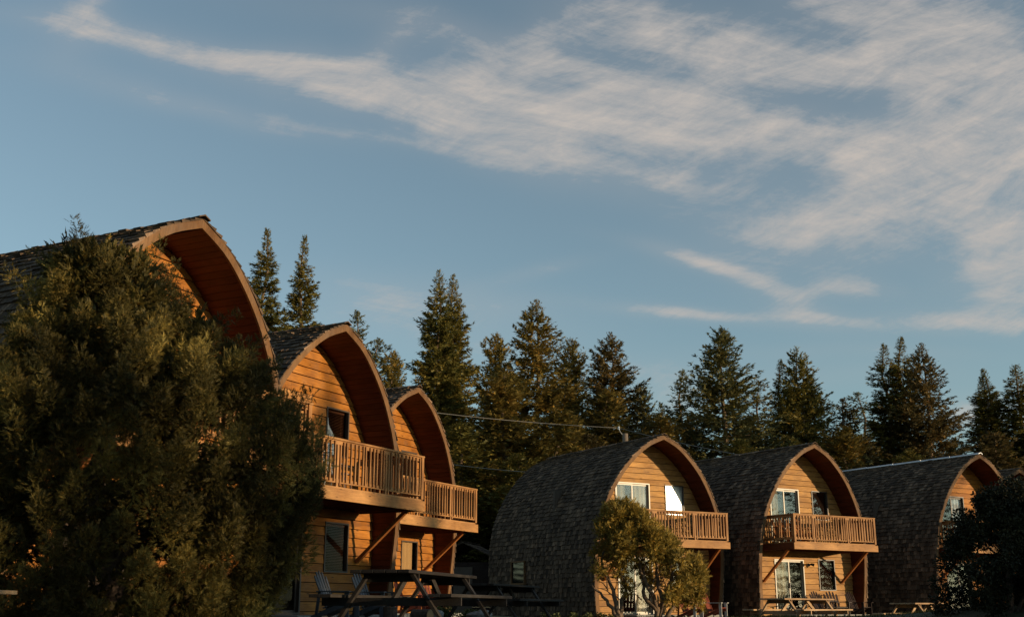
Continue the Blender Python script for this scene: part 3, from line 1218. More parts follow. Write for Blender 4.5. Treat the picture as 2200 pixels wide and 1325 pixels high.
gA, gB, gC, gD = 'grey chairs before the blinds cabin', 'red chairs before the farthest left cabin', 'red chairs before the glare cabin', 'dark chairs before the lamp cabin'
adirondack(in_cabin(L2, YL2, -.95, 1.35, -.06), R_(90 - YL2 + 14), M['chair_grey'], 'grey slatted garden chair nearest the juniper, left of its pair', gA)
adirondack(in_cabin(L2, YL2, .35, 1.35, -.06), R_(90 - YL2 + 10), M['chair_grey'], 'grey slatted garden chair partly behind the large picnic table', gA)
adirondack(in_cabin(L3, YL3, -.75, .95, -.06), R_(90 - YL3 + 20), M['chair_red'], 'red garden chair seen through the large picnic table, left of its pair', gB)
adirondack(in_cabin(L3, YL3, .45, .95, -.06), R_(90 - YL3 - 6), M['chair_red'], 'red garden chair seen through the large picnic table, by the cabin corner', gB)
adirondack(in_cabin(R1, YR1, .35, 1.3, -.12), R_(90 - YR1 + 25), M['chair_red'], 'red garden chair tucked under the small golden juniper', gC, M['chair_white'])
adirondack(in_cabin(R1, YR1, 1.55, 1.2, -.12), R_(90 - YR1 + 30), M['chair_red'], 'red garden chair beside the corner of the glare cabin', gC, M['chair_white'])
adirondack(in_cabin(R2, YR2, -.25, .75, -.1), R_(90 - YR2 + 5), M['chair_dark'], 'dark garden chair behind the sunlit picnic table, leftmost of three', gD)
adirondack(in_cabin(R2, YR2, .45, .75, -.1), R_(90 - YR2 - 12), M['chair_dark'], 'dark garden chair behind the sunlit picnic table, middle one of three', gD)
adirondack(in_cabin(R2, YR2, 1.55, .85, -.1), R_(90 - YR2 + 12), M['chair_dark'], 'dark garden chair in the shade below the lower window of the lamp cabin', gD)

# things on the balconies


def bistro_chair(loc, rz, label, mat, group):
    root = empty('balcony_chair', loc, rz, label, 'chair', group)
    m = MB()
    for i in range(6):
        m.bar((-.21, -.2 + i * .075, .44), (.21, -.2 + i * .075, .44), .045, .014)
    m.build('seat', mat, root)
    m = MB()
    for i in range(7):
        x = -.2 + i * .066
        m.bar((x, .22, .5), (x, .32, .90), .016, .012, (0, 1, 0))
    m.tube([(-.22, .2, .44), (-.22, .33, .92), (-.1, .345, .96), (.1, .345, .96), (.22, .33, .92), (.22, .2, .44)], .012)
    m.build('backrest', mat, root)
    for sx in (-1, 1):
        for y0, y1 in ((-.2, -.25), (.2, .27)):
            l = MB()
            l.tube([(sx * .21, y0, .44), (sx * .23, y1, 0)], .011)
            l.build('leg', mat, root)
        l = MB()
        l.tube([(sx * .23, .24, .62), (sx * .25, -.12, .65), (sx * .25, -.2, .6), (sx * .22, -.2, .44)], .011)
        l.build('armrest', mat, root)
    return root


bz = 2.616
gE = 'chairs on the balconies'
bistro_chair(in_cabin(R1, YR1, .55, .45, bz), R_(60), 'dark wire chair on the balcony of the glare cabin, left one', M['metal_dark'], gE)
bistro_chair(in_cabin(R1, YR1, 1.35, .4, bz), R_(-20), 'dark wire chair on the balcony of the glare cabin, right one', M['metal_dark'], gE)
bistro_chair(in_cabin(R2, YR2, .75, .45, bz), R_(50), 'dark wire chair on the balcony of the lamp cabin', M['metal_dark'], gE)
bistro_chair(in_cabin(L2, YL2, .20, .35, bz), R_(80), 'white chair behind the railing of the blinds cabin', M['chair_white'], gE)
adirondack(in_cabin(R2, YR2, -1.75, .35, bz), R_(90 - YR2 - 30), M['brace'], 'brown wooden chair at the left end of the lamp cabin balcony', gE)
adirondack(in_cabin(R2, YR2, -.55, .30, bz), R_(90 - YR2 + 10), M['brace'], 'brown wooden chair in the middle of the lamp cabin balcony', gE)

# flood lamp by the lower door of the lamp cabin
p = in_cabin(R2, YR2, .28, -.46, 1.88)
fl = empty('wall_lamp', p, R_(90 - YR2), 'small twin head floodlight beside the lower glass door', 'lamp')
m = MB()
m.tube([(0, -.0, 0), (0, -.035, 0)], .06, 12)
m.build('base', M['chair_white'], fl)
for sx in (-1, 1):
    m = MB()
    m.tube([(0, -.03, 0), (sx * .06, -.09, .01)], .014, 8)
    m.tube([(sx * .05, -.07, .01), (sx * .09, -.12, .01), (sx * .15, -.20, -.02)], [.025, .045, .062], 12)
    m.build('lamp_head', M['metal_dark'], fl)

# shed between the rows
sh = empty('garden_shed', (-1.75, 49.0, 0), R_(-12), 'low dark shed in the gap between the two rows of cabins', 'shed')
m = MB()
for i in range(14):
    m.box(-1.5, 1.5, -1.3 - .006 * (i % 2), 1.3, i * .15, i * .15 + .147)
m.build('wall', M['chair_dark'], sh)
m = MB()
for sgn in (-1, 1):
    for i in range(5):
        for j in range(14):
            y0 = -1.45 + j * .207
            x0 = 1.75 - i * .36
            m.solid8([(sgn * x0, y0, 2.05 + i * .17), (sgn * x0, y0 + .2, 2.05 + i * .17), (sgn * (x0 - .40), y0 + .2, 2.05 + (i + 1.1) * .17), (sgn * (x0 - .40), y0, 2.05 + (i + 1.1) * .17),
                      (sgn * x0, y0, 2.10 + i * .17), (sgn * x0, y0 + .2, 2.10 + i * .17), (sgn * (x0 - .40), y0 + .2, 2.08 + (i + 1.1) * .17), (sgn * (x0 - .40), y0, 2.08 + (i + 1.1) * .17)])
m.build('roof', M['shakes'], sh)
m = MB()
m.box(-.4, .4, -1.34, -1.312, .02, 1.9)
m.build('door', M['interior'], sh)

# utility pole and overhead lines
up_ = empty('utility_pole', (5.24, 51.74, 0), R_(20), 'timber utility pole rising behind the ridge of the glare cabin', 'pole')
m = MB()
m.tube([(0, 0, 0), (0, 0, 4), (0, 0, 8.05)], [.17, .15, .13], 12)
m.build('shaft', M['pole'], up_, smooth=True)
m = MB()
m.tube([(-.10, 0, 7.95), (-.30, -.05, 8.15), (-.34, -.05, 8.28)], .025)
m.tube([(-.34, -.05, 8.22), (-.34, -.05, 8.36)], [.055, .04], 10)
m.build('bracket', M['steel'], up_)


def cable(name, a, b, sag, label, r=.018):
    m = MB()
    pts = []
    for i in range(25):
        t = i / 24
        p = Vector(a).lerp(Vector(b), t)
        p.z -= sag * 4 * t * (1 - t)
        pts.append(p)
    m.tube(pts, r, 6)
    o = m.build(name, M['wire'], None, smooth=True)
    tag(o, label, 'cable', 'overhead cables behind the cabins')


cable('power_line', (-4.6, 50.4, 8.95), (4.93, 51.6, 8.30), .10, 'pale overhead cable running from the tall twin spruce to the pole', .013)
cable('power_line', (4.93, 51.6, 8.30), (8.76, 43.2, 5.95), .05, 'overhead cable dropping from the pole to the ridge of the lamp cabin', .011)
cable('power_line', (-4.2, 49.8, 6.62), (.55, 47.0, 5.74), .05, 'short lower overhead cable left of the glare cabin roof', .011)


# ------------------------------------------------------------------ vegetation
def norm(a):
    return a / np.maximum(np.linalg.norm(a, axis=-1, keepdims=True), 1e-9)


def conifer_tris(seed, h, r, kind='spruce', dens=1.0, zb=.08):
    rg = np.random.default_rng(seed)
    spar = {'spruce': 1.0, 'wide': 1.0, 'hemlock': .8, 'thin': .42}[kind]
    nb = int(h * (58 if kind == 'spruce' else 44) * dens * (1.0 if kind != 'thin' else .8))
    t = zb + (1 - zb) * rg.random(nb) ** .92
    t = np.sort(t)
    t[-6:] = np.linspace(.955, .992, 6)
    prof = {'spruce': 1.3 * (1 - t) ** .82, 'wide': 1.25 * (1 - t) ** .84, 'hemlock': 1.2 * (1 - t) ** .70 * (.8 + .2 * np.sin(t * 19 + seed)), 'thin': 1.2 * (1 - t) ** .78}[kind]
    lay = 1 + .13 * np.sin(t * h * 2.2 + seed)
    Lb = r * prof * lay * rg.uniform(.60, 1.08, nb) * np.where(rg.random(nb) < .06, 1.22, 1) + .10
    az = rg.random(nb) * 2 * PI
    # lumpy crown: some sides carry longer boughs
    Lb *= 1 + .16 * np.sin(az * 2 + seed) * np.sin(t * 9 + seed * 1.7) + .10 * np.sin(az * 3 + t * 14)
    e0 = {'spruce': np.interp(t, [0, .5, .9, 1], [-.42, -.20, .30, .9]), 'wide': np.interp(t, [0, .5, .9, 1], [-.30, -.05, .45, 1.0]),
          'hemlock': np.interp(t, [0, .5, 1], [-.1, .30, .9]), 'thin': np.interp(t, [0, .5, .9, 1], [-.15, .1, .5, 1.0])}[kind]
    e0 = e0 + rg.normal(0, .12, nb)
    tipup = {'spruce': .30, 'wide': .32, 'hemlock': .22, 'thin': .35}[kind]
    base = np.stack([np.zeros(nb), np.zeros(nb), t * h], 1)
    dirh = np.stack([np.cos(az), np.sin(az), np.zeros(nb)], 1)
    out = []
    ns = np.maximum(6, (Lb / .052 * dens * spar).astype(int))
    bi = np.repeat(np.arange(nb), ns)
    u = rg.random(len(bi)) ** .75
    u = .12 + .88 * u
    L = Lb[bi]
    e = e0[bi]
    zoff = L * (np.sin(e) * u + tipup * u ** 2 * .55)
    p = base[bi] + dirh[bi] * (L * np.cos(e) * u)[:, None]
    p[:, 2] += zoff
    side = np.stack([-np.sin(az), np.cos(az), np.zeros(nb)], 1)[bi]
    sg = rg.choice([-1, 0, 1], len(bi), p=[.42, .16, .42])[:, None]
    p = p + side * (rg.normal(0, .045, len(bi)) * L)[:, None]
    p[:, 2] += rg.normal(0, .03, len(bi))
    slope = e + tipup * u * 1.1
    fd = dirh[bi] * np.cos(slope)[:, None]
    fd[:, 2] += np.sin(slope)
    droop = {'spruce': -.28, 'wide': -.18, 'hemlock': -.30, 'thin': -.12}[kind]
    d = norm(fd * .75 + side * sg * rg.uniform(.4, 1.0, (len(bi), 1)) + np.array([0, 0, 1]) * rg.normal(droop, .28, (len(bi), 1)))
    ls = (.17 + .26 * (1 - u) * np.minimum(L, 1.6) / 1.6 + .10 * rg.random(len(bi))) * (1.0 if kind != 'thin' else .95)
    ls = ls * np.clip(L / .62, .45, 1.0)       # short shoots towards the tip
    up = np.array([0, 0, 1.])
    w = norm(np.cross(d, up + rg.normal(0, .5, (len(bi), 3)))) * (ls * rg.uniform(.13, .22, len(bi)))[:, None]
    a = p - w
    b = p + w
    c = p + d * ls[:, None]
    out.append(np.stack([a, b, c], 1))
    # side needles give the spray a toothed edge
    for k in (-1, 1):
        q = p + d * (ls * .35)[:, None]
        dd = norm(d * .8 + k * norm(w) * .75 + up * rg.normal(0, .25, (len(bi), 1)))
        w2 = d * (ls * .13)[:, None]
        out.append(np.stack([q - w2, q + w2, q + dd * (ls * .52)[:, None]], 1))
    # leader shoot
    for k in range(10):
        z = h * (.965 + .004 * k)
        a_ = k * 2.4
        dd = np.array([math.cos(a_) * .5, math.sin(a_) * .5, .75])
        pp = np.array([0, 0, z])
        ww = np.array([-math.sin(a_), math.cos(a_), 0]) * .02
        out.append(np.array([[pp - ww, pp + ww, pp + dd * (.22 - .012 * k)]]))
    return np.concatenate(out)


def trunk_mesh(h, r, seed, limbs=0):
    rg = random.Random(seed)
    m = MB()
    pts = [(rg.uniform(-.03, .03) * i, rg.uniform(-.03, .03) * i, h * i / 8) for i in range(9)]
    pts[-1] = (0, 0, h * .995)
    m.tube(pts, [r * (1 - i / 8) ** .9 + .012 for i in range(9)], 8)
    for i in range(limbs):
        z = h * rg.uniform(.15, .85)
        a = rg.uniform(0, 2 * PI)
        L = rg.uniform(.3, 1.0) * (1 - z / h) * h * .16 + .3
        m.tube([(0, 0, z), (math.cos(a) * L, math.sin(a) * L, z + L * .1)], [.03, .008], 5, False)
    return m.mesh('trunk', M['bark_pale'])


PROTO = {}


def proto(key, seed, h, r, kind, dens=1.0):
    o = tri_object('crown', conifer_tris(seed, h, r, kind, dens), M['spruce'])
    PROTO[key] = (o.data, trunk_mesh(h, h * .011 + .05, seed, 26), h)
    bpy.data.objects.remove(o)


proto('narrow1', 11, 18, 2.1, 'spruce', 1.0)
proto('narrow2', 12, 18, 1.85, 'spruce', .95)
proto('twin1', 13, 18, 2.7, 'spruce', 1.0)
proto('wide1', 14, 16, 4.3, 'wide', .85)
proto('wide2', 15, 16, 4.1, 'wide', .85)
proto('wide3', 19, 16, 5.0, 'wide', .85)
proto('hem1', 16, 16, 4.6, 'hemlock', .85)
proto('hem2', 17, 14, 4.0, 'hemlock', .85)
proto('thin1', 18, 14, 3.0, 'thin', 1.0)

MATC = {}


def place_tree(key, x, y, top, sx, rz, label, mat='spruce', group='conifers behind the cabins', lean=0.0):
    me, tr, h = PROTO[key]
    if (key, mat) not in MATC:
        c = me.copy()
        c.materials[0] = M[mat]
        MATC[(key, mat)] = c
    s = top / h
    root = empty('conifer_tree', (x, y, -.1), rz, label, 'tree', group)
    wide = {'spruce': 1.26, 'hemlock': 1.5, 'rusty': 1.42, 'blue_spruce': 1.4}[mat]
    if group.startswith('conifers'):
        sx *= wide
    root.scale = (sx, sx, s)
    root.rotation_euler = (lean, 0, rz)
    c = bpy.data.objects.new('crown', MATC[(key, mat)])
    COL.objects.link(c)
    c.parent = root
    t = bpy.data.objects.new('trunk', tr)
    COL.objects.link(t)
    t.parent = root
    return root


TREES = [
    ('narrow1', -12.31, 53.6, 18.8, .92, 0.3, 'tall narrow spruce right of the near cabin roof, left and thicker of the pair', 'spruce'),
    ('narrow2', -10.68, 54.97, 18.85, .86, 1.9, 'slender spruce, right one of the pair above the near cabins', 'spruce'),
    ('thin1', -8.46, 59.4, 16.0, .95, .4, 'thin sparse conifer tip just right of the second cabin peak', 'blue_spruce'),
    ('thin1', -7.5, 61.5, 14.9, 1.15, 2.2, 'ragged sparse conifer behind the right slope of the second cabin', 'blue_spruce'),
    ('hem2', -6.25, 57.65, 13.4, .62, 1.0, 'small bushy conifer lit on top above the third cabin', 'hemlock'),
    ('twin1', -4.20, 61.86, 19.1, .80, .2, 'tall twin spruce above the third cabin, left and taller top', 'spruce'),
    ('twin1', -3.45, 63.4, 19.3, .78, 2.9, 'tall twin spruce above the third cabin, right top', 'spruce'),
    ('hem2', -1.05, 69.99, 17.3, .85, .7, 'dark conifer with a bent spire left of the broad many topped one', 'hemlock'),
    ('wide2', 1.45, 65.98, 18.4, .92, 1.4, 'broad many topped conifer, tallest between the two rows', 'hemlock'),
    ('hem1', 3.75, 68.89, 16.7, .62, 2.4, 'bushy conifer top just right of the tallest middle one', 'hemlock'),
    ('hem1', -.40, 60.0, 12.7, .85, 3.3, 'lower bushy conifer in front of the broad middle one, above the gap', 'hemlock'),
    ('hem2', 2.3, 59.0, 10.6, .95, 5.3, 'lower olive conifer above the back of the glare cabin roof', 'hemlock'),
    ('wide1', 6.42, 71.7, 17.8, .95, .9, 'rusty brown conifer left of the glare cabin peak', 'rusty'),
    ('hem2', 5.6, 64.0, 12.6, .95, 2.0, 'round olive conifer below the rusty one', 'hemlock'),
    ('hem2', 8.6, 74.4, 14.9, .75, .1, 'dark pointed conifer at the right shoulder of the rusty one', 'spruce'),
    ('thin1', 10.38, 77.3, 14.1, .9, .8, 'small dark conifer just above the glare cabin peak', 'blue_spruce'),
    ('hem1', 8.4, 63.0, 11.0, .8, 4.0, 'low bushy conifer directly behind the glare cabin peak', 'hemlock'),
    ('thin1', 11.6, 75.0, 15.9, 1.15, 2.8, 'sparse conifer with open boughs left of the great broad spruce', 'blue_spruce'),
    ('wide3', 12.4, 64.82, 16.4, .86, .5, 'great broad spruce between the glare cabin and the lamp cabin', 'blue_spruce'),
    ('thin1', 17.0, 76.0, 15.4, 1.0, 1.3, 'reddish sparse conifer right of the great broad spruce', 'rusty'),
    ('narrow2', 16.75, 68.6, 15.3, .85, 1.0, 'narrow dark spruce hugging the pointed one behind the lamp cabin', 'spruce'),
    ('wide1', 17.37, 66.8, 15.7, .78, 2.6, 'pointed spruce with sunlit front behind the lamp cabin ridge', 'spruce'),
    ('wide2', 19.3, 71.3, 14.8, .72, .6, 'spruce at the right shoulder of the pointed one behind the lamp cabin', 'spruce'),
    ('hem1', 18.6, 62.5, 10.2, .70, 1.8, 'fluffy olive conifer right behind the lamp cabin peak', 'hemlock'),
    ('thin1', 20.6, 69.08, 12.9, 1.25, 3.4, 'straggly brown conifer with bare boughs right of the lamp cabin peak', 'rusty'),
    ('thin1', 24.4, 78.2, 15.0, 1.2, 5.0, 'pale sparse conifer left of the cluster of three spruces', 'blue_spruce'),
    ('narrow1', 22.50, 66.24, 15.8, 1.0, 4.4, 'left spruce of the cluster of three', 'spruce'),
    ('narrow2', 23.75, 66.8, 16.3, 1.05, .6, 'middle and tallest spruce of the cluster of three', 'spruce'),
    ('wide2', 24.15, 64.66, 15.4, .74, 1.1, 'right spruce of the cluster of three, wide and sunlit', 'rusty'),
    ('thin1', 31.2, 78.9, 11.9, .75, .2, 'tiny conifer tip in the gap before the right edge', 'blue_spruce'),
    ('narrow1', 29.0, 68.0, 14.2, 1.05, 1.5, 'spruce left of the group at the right edge', 'spruce'),
    ('narrow2', 30.0, 70.0, 15.0, .95, 3.1, 'slim spruce in the middle of the group at the right edge', 'spruce'),
    ('twin1', 30.8, 67.3, 14.7, 1.0, 3.9, 'thick spruce at the right edge', 'spruce'),
    ('hem1', 33.4, 66.0, 11.0, .8, 2.9, 'bushy conifer cut by the right edge above the last cabin', 'hemlock'),
    ('hem2', 15.2, 60.0, 9.0, .9, 2.2, 'low dark conifer behind the middle of the lamp cabin ridge', 'spruce'),
    ('hem1', 21.4, 60.5, 8.6, .7, .8, 'low conifer behind the left end of the pale metal ridge', 'spruce'),
    ('hem2', 26.4, 61.0, 9.6, .9, 3.0, 'low conifer behind the right half of the pale metal ridge', 'rusty'),
    ('hem2', -2.6, 56.0, 9.3, 1.0, .3, 'dark conifer filling the gap right of the third cabin', 'spruce'),
    ('hem1', .2, 54.6, 7.6, .75, 5.3, 'dark bushy conifer behind the shed', 'spruce'),
    ('hem2', 11.9, 58.0, 8.8, .95, 1.2, 'low dark conifer between the glare cabin and the lamp cabin', 'spruce'),
    ('hem2', -.9, 63.5, 11.2, .8, 4.1, 'mid green conifer tucked between the twin spruce and the broad one', 'hemlock'),
    ('hem1', 4.2, 61.5, 9.6, .75, 2.7, 'low rusty olive conifer above the middle of the glare cabin roof', 'rusty'),
    ('hem2', 11.0, 68.5, 11.6, .8, 3.6, 'dark rounded conifer left of the great broad spruce, below its boughs', 'hemlock'),
    ('hem1', 14.9, 70.5, 11.9, .7, 1.1, 'dark conifer between the great broad spruce and the pointed one', 'spruce'),
    ('hem2', 20.0, 64.5, 9.9, .8, 5.0, 'low brown conifer right of the fluffy olive one', 'rusty'),
    ('hem2', 27.8, 70.5, 10.6, .8, 2.0, 'small conifer between the cluster of three and the right edge group', 'hemlock'),
    ('narrow1', -22.6, 44.9, 15.6, .95, 2.0, 'conifer tip at the left edge beyond the near cabin roof', 'rusty'),
]
for t in TREES:
    place_tree(t[0], t[1], t[2], t[3], t[4], t[5], t[6], t[7])


def spray_tris(p, d, ls, rg, nl=7, wid=.17):
    """fan-like sprays: p,d (n,3), ls (n)"""
    n = len(p)
    s = norm(np.cross(d, rg.normal(0, 1, (n, 3))))
    out = []
    for j in range(nl):
        f = j / nl
        k = (-1) ** j
        q = p + d * (ls * f)[:, None]
        ang = .75 - .55 * f
        dd = norm(d * math.cos(ang) + s * k * math.sin(ang) + rg.normal(0, .16, (n, 3)))
        ll = ls * (.62 - .22 * f) * rg.uniform(.8, 1.2, n)
        w = norm(np.cross(dd, np.cross(d, s) + rg.normal(0, .35, (n, 3)))) * (ll * wid)[:, None]
        out.append(np.stack([q - w, q + w, q + dd * ll[:, None]], 1))
    return np.concatenate(out)


def clump_crown(blobs, per_m2, ls, seed, upb=.45, nl=7, inner=.35, wid=.17, shell=.62):
    """blobs: list of (x,y,z,r) clumps; sprays stand on their shells"""
    rg = np.random.default_rng(seed)
    out = []
    for (x, y, z, r) in blobs:
        n = int(4 * PI * r * r * per_m2)
        v = norm(rg.normal(0, 1, (n, 3)))
        # each clump is a little uneven
        rr = r * (1 + .18 * np.sin(v[:, 0] * 5 + x * 3) * np.cos(v[:, 2] * 4 + z * 5)) * rg.uniform(shell, 1.0, n)
        p = np.array([x, y, z]) + v * rr[:, None] * np.array([1, 1, 1.12])
        d = norm(v + np.array([0, 0, upb]) + rg.normal(0, .35, (n, 3)))
        out.append(spray_tris(p, d, ls * rg.uniform(.7, 1.3, n), rg, nl, wid))
        # darker filling twigs inside
        n2 = int(n * inner)
        v2 = norm(rg.normal(0, 1, (n2, 3)))
        p2 = np.array([x, y, z]) + v2 * (r * rg.uniform(.2, .7, n2))[:, None]
        out.append(spray_tris(p2, norm(rg.normal(0, 1, (n2, 3))), ls * rg.uniform(1.0, 1.6, n2), rg, 5, wid * 1.8))
    return np.concatenate(out)


def big_juniper():
    root = empty('juniper_tree', (-3.85, 12.4, 0), 0, 'huge dark rounded juniper in the left foreground hiding the nearest cabin', 'tree')
    # envelope by height: left and right reach along x (metres from the root)
    zt = [0.1, .8, 1.3, 1.8, 2.3, 2.8, 3.3, 3.75, 4.1, 4.3]
    xl = [-3.0, -3.0, -2.9, -2.75, -2.45, -2.05, -1.75, -1.6, -1.3, -1.0]
    xr = [1.22, 1.58, 1.78, 1.76, 1.46, .95, .50, -.05, -.48, -.66]
    rg = np.random.default_rng(21)
    blobs = []
    tries = 0
    core = []
    # boughs: tapering plumes that rise outward from the surface, with deep gaps between
    roots = []
    while len(roots) < 250 and tries < 60000:
        tries += 1
        z = rg.uniform(.0, 4.0)
        a, b = np.interp(z, zt, xl), np.interp(z, zt, xr)
        c, hw = (a + b) / 2, (b - a) / 2
        th = rg.uniform(0, 2 * PI)
        if math.sin(th) > .45 and rg.random() < .6:
            continue
        x = c + math.cos(th) * (hw - .26)
        y = math.sin(th) * (min(hw, 1.9) * .72 - .12)
        # the dark gap where the limb shows
        if -1.05 < x + z * .15 < -.6 and .4 < z < 1.5 and y < 0:
            continue
        if any((x - q[0]) ** 2 + (y - q[1]) ** 2 + (z - q[2]) ** 2 < .325 ** 2 for q in roots):
            continue
        roots.append((x, y, z))
        d = Vector((math.cos(th) * .8, math.sin(th) * .75, rg.uniform(.25, 1.1) + .5 * max(0, z - 3.2)))
        d.normalize()
        L = rg.uniform(.26, .56)
        R0 = rg.uniform(.13, .21)
        bend = Vector((rg.uniform(-.3, .3), rg.uniform(-.3, .3), rg.uniform(0, .5)))
        for q in range(6):
            t = q / 5
            p = Vector((x, y, z)) + d * (L * t) + bend * (L * t * t * .5)
            rr = R0 * (1 - .72 * t) * rg.uniform(.85, 1.15)
            off = Vector((rg.normal(0, .045), rg.normal(0, .045), rg.normal(0, .03))) * (1 - t)
            blobs.append((p.x + off.x, p.y + off.y, max(p.z + off.z, .05), rr))
    for i in range(150):
        z = rg.uniform(.1, 4.0)
        a, b = np.interp(z, zt, xl), np.interp(z, zt, xr)
        c, hw = (a + b) / 2, (b - a) / 2
        th = rg.uniform(0, 2 * PI)
        k = rg.uniform(.3, .84)
        if -1.1 < c + math.cos(th) * hw * k < -.5 and z < 1.6:
            continue
        core.append((c + math.cos(th) * hw * k, abs(math.sin(th)) * -.2 + math.sin(th) * min(hw, 1.9) * .55 * k, z, .30))
    V = clump_crown(blobs, 520, .055, 22, .55, 10, .12, .10, .84)
    V2 = clump_crown(core, 70, .11, 23, .2, 7, .2, .24, .5)
    tri_object('crown', np.concatenate([V, V2]), M['juniper'], root)
    # loose sprigs poking out of the top
    m = MB()
    m.tube([(-.35, .1, 0), (-.55, .05, .8), (-.75, 0, 1.7), (-.5, 0, 2.6), (-.4, 0, 3.8)], [.16, .13, .10, .06, .02], 9)
    m.build('trunk', M['bark'], root, smooth=True)
    for k in range(14):
        a = rg.uniform(0, 2 * PI)
        z0 = rg.uniform(.2, 1.5)
        L = rg.uniform(.7, 1.3)
        x0 = -.5
        b = MB()
        b.tube([(x0, 0, z0), (x0 + math.cos(a) * L * .5, math.sin(a) * L * .35, z0 + L * .45), (x0 + math.cos(a) * L, math.sin(a) * L * .7, z0 + L * 1.05)], [.05, .035, .012], 6)
        b.build('limb', M['bark'], root)
    return root


big_juniper()


def gold_juniper():
    root = empty('juniper_tree', (4.15, 36.9, -.18), 0, 'small golden juniper with several bare leaning trunks before the glare cabin', 'tree')
    # px -> m here is about 1/65; outline sampled by height
    zt = [.45, 1.0, 1.5, 2.0, 2.5, 3.05, 3.6]
    xl = [-.2, -1.45, -1.75, -1.75, -1.65, -1.45, -1.15]
    xr = [2.05, 2.35, 2.20, 1.75, 1.15, .60, -.15]
    rg = np.random.default_rng(31)
    blobs = []
    while len(blobs) < 150:
        z = rg.uniform(.55, 3.6)
        a, b = np.interp(z, zt, xl), np.interp(z, zt, xr)
        r = rg.uniform(.16, .30)
        th = rg.uniform(0, 2 * PI)
        k = math.sqrt(rg.uniform(.15, 1))
        x = (a + b) / 2 + math.cos(th) * ((b - a) / 2 - r * .6) * k
        y = math.sin(th) * (b - a) * .34 * k
        if z < 1.9 and x < .55 and rg.random() < .72:
            continue        # open underside where the trunks show
        if z < .95 and x < .60:
            continue
        blobs.append((x, y, z, r))
    V = clump_crown(blobs, 110, .13, 32, .5, 7, .3, .17)
    tri_object('crown', V, M['juniper_gold'], root)
    sets = [[(-.75, 0, 0), (-.95, 0, .45), (-1.25, .05, .8), (-1.6, .05, 1.15)], [(-.72, 0, 0), (-.8, 0, .6), (-1.05, 0, 1.2), (-1.25, 0, 1.9), (-1.1, 0, 2.6)],
            [(-.68, .05, 0), (-.62, .05, .7), (-.5, .1, 1.1), (-.75, .1, 1.7)], [(.50, 0, 0), (.42, 0, .6), (.1, 0, 1.3), (-.15, 0, 2.1), (-.2, 0, 2.9)],
            [(.55, .05, 0), (.6, .05, .7), (.55, 0, 1.3), (.4, 0, 2.0), (.3, 0, 2.6)], [(.62, 0, 0), (.95, -.05, .55), (1.25, -.05, 1.1), (1.4, 0, 1.6)],
            [(.57, 0, .5), (.85, 0, 1.0), (1.0, 0, 1.5), (.9, 0, 2.0)], [(.45, 0, .35), (.1, .05, .8), (0, .1, 1.3), (.2, .1, 1.9)]]
    for i, s in enumerate(sets):
        m = MB()
        P = [Vector(q) for q in s]
        fine = []
        for j in range(len(P) - 1):
            for t in (0, .33, .66):
                q = P[j].lerp(P[j + 1], t)
                q.x += .05 * math.sin(j * 3 + t * 6 + i)
                fine.append(q)
        fine.append(P[-1])
        m.tube(fine, [.085 * (1 - .75 * j / len(fine)) for j in range(len(fine))], 8)
        m.build('trunk', M['bark_pale'], root, smooth=True)
    for k in range(26):
        b = MB()
        q = Vector((rg.uniform(-1.3, 1.2), rg.uniform(-.2, .2), rg.uniform(.7, 1.6)))
        d = Vector((rg.uniform(-.5, .5), rg.uniform(-.2, .2), rg.uniform(.1, .6)))
        b.tube([q, q + d * .5 + Vector((.04, 0, .05)), q + d], [.022, .016, .007], 5)
        b.build('twig', M['bark_pale'], root)
    return root


gold_juniper()


def leaf_bush(name, loc, blobs, per, size, mat, label, cat, seed, group=None, stems=True):
    root = empty(name, loc, 0, label, cat, group)
    rg = np.random.default_rng(seed)
    out = []
    for (x, y, z, r) in blobs:
        n = int(4 * PI * r * r * per)
        v = norm(rg.normal(0, 1, (n, 3)))
        p = np.array([x, y, z]) + v * (r * rg.uniform(.35, 1.05, n))[:, None]
        d = norm(v * .7 + rg.normal(0, .6, (n, 3)) + np.array([0, 0, -.1]))
        ls = size * rg.uniform(.6, 1.3, n)
        w = norm(np.cross(d, rg.normal(0, 1, (n, 3)))) * (ls * .30)[:, None]
        mid = p + d * (ls * .5)[:, None]
        out.append(np.stack([p, mid + w, p + d * ls[:, None]], 1))
        out.append(np.stack([p, p + d * ls[:, None], mid - w], 1))
    tri_object('foliage', np.concatenate(out), mat, root)
    if stems:
        for k in range(stems if stems is not True else 5):
            m = MB()
            b = blobs[(k * 7) % len(blobs)]
            m.tube([(b[0] * .15, b[1] * .15, 0), (b[0] * .5, b[1] * .5, b[2] * .5), (b[0], b[1], b[2])], [.045, .03, .01], 6)
            m.build('stem', M['bark'], root)
    return root


rb = random.Random(4)
bl = []
for i in range(120):
    z = rb.uniform(.1, 2.40)
    hw = np.interp(z, [0, .5, 1.1, 1.7, 2.2, 2.6], [1.25, 1.35, 1.35, 1.0, .60, .25])
    th = rb.uniform(0, 2 * PI)
    k = math.sqrt(rb.random())
    bl.append((math.cos(th) * hw * k + .25 * (z / 2.6), math.sin(th) * hw * k, z, rb.uniform(.16, .30)))
leaf_bush('leafy_bush', (9.55, 22.3, .1), bl, 760, .062, M['broadleaf'], 'dark leafy bush in the right foreground hiding part of a cabin', 'bush', 41, stems=7)
bl = []
for i in range(70):
    z = rb.uniform(.1, 2.6)
    th = rb.uniform(0, 2 * PI)
    k = math.sqrt(rb.random()) * 1.1
    bl.append((math.cos(th) * k, math.sin(th) * k, z, rb.uniform(.18, .32)))
leaf_bush('leafy_bush', (11.6, 23.6, .1), bl, 260, .085, M['broadleaf'], 'dark leafy bush cut by the right edge of the photo', 'bush', 42, stems=5)

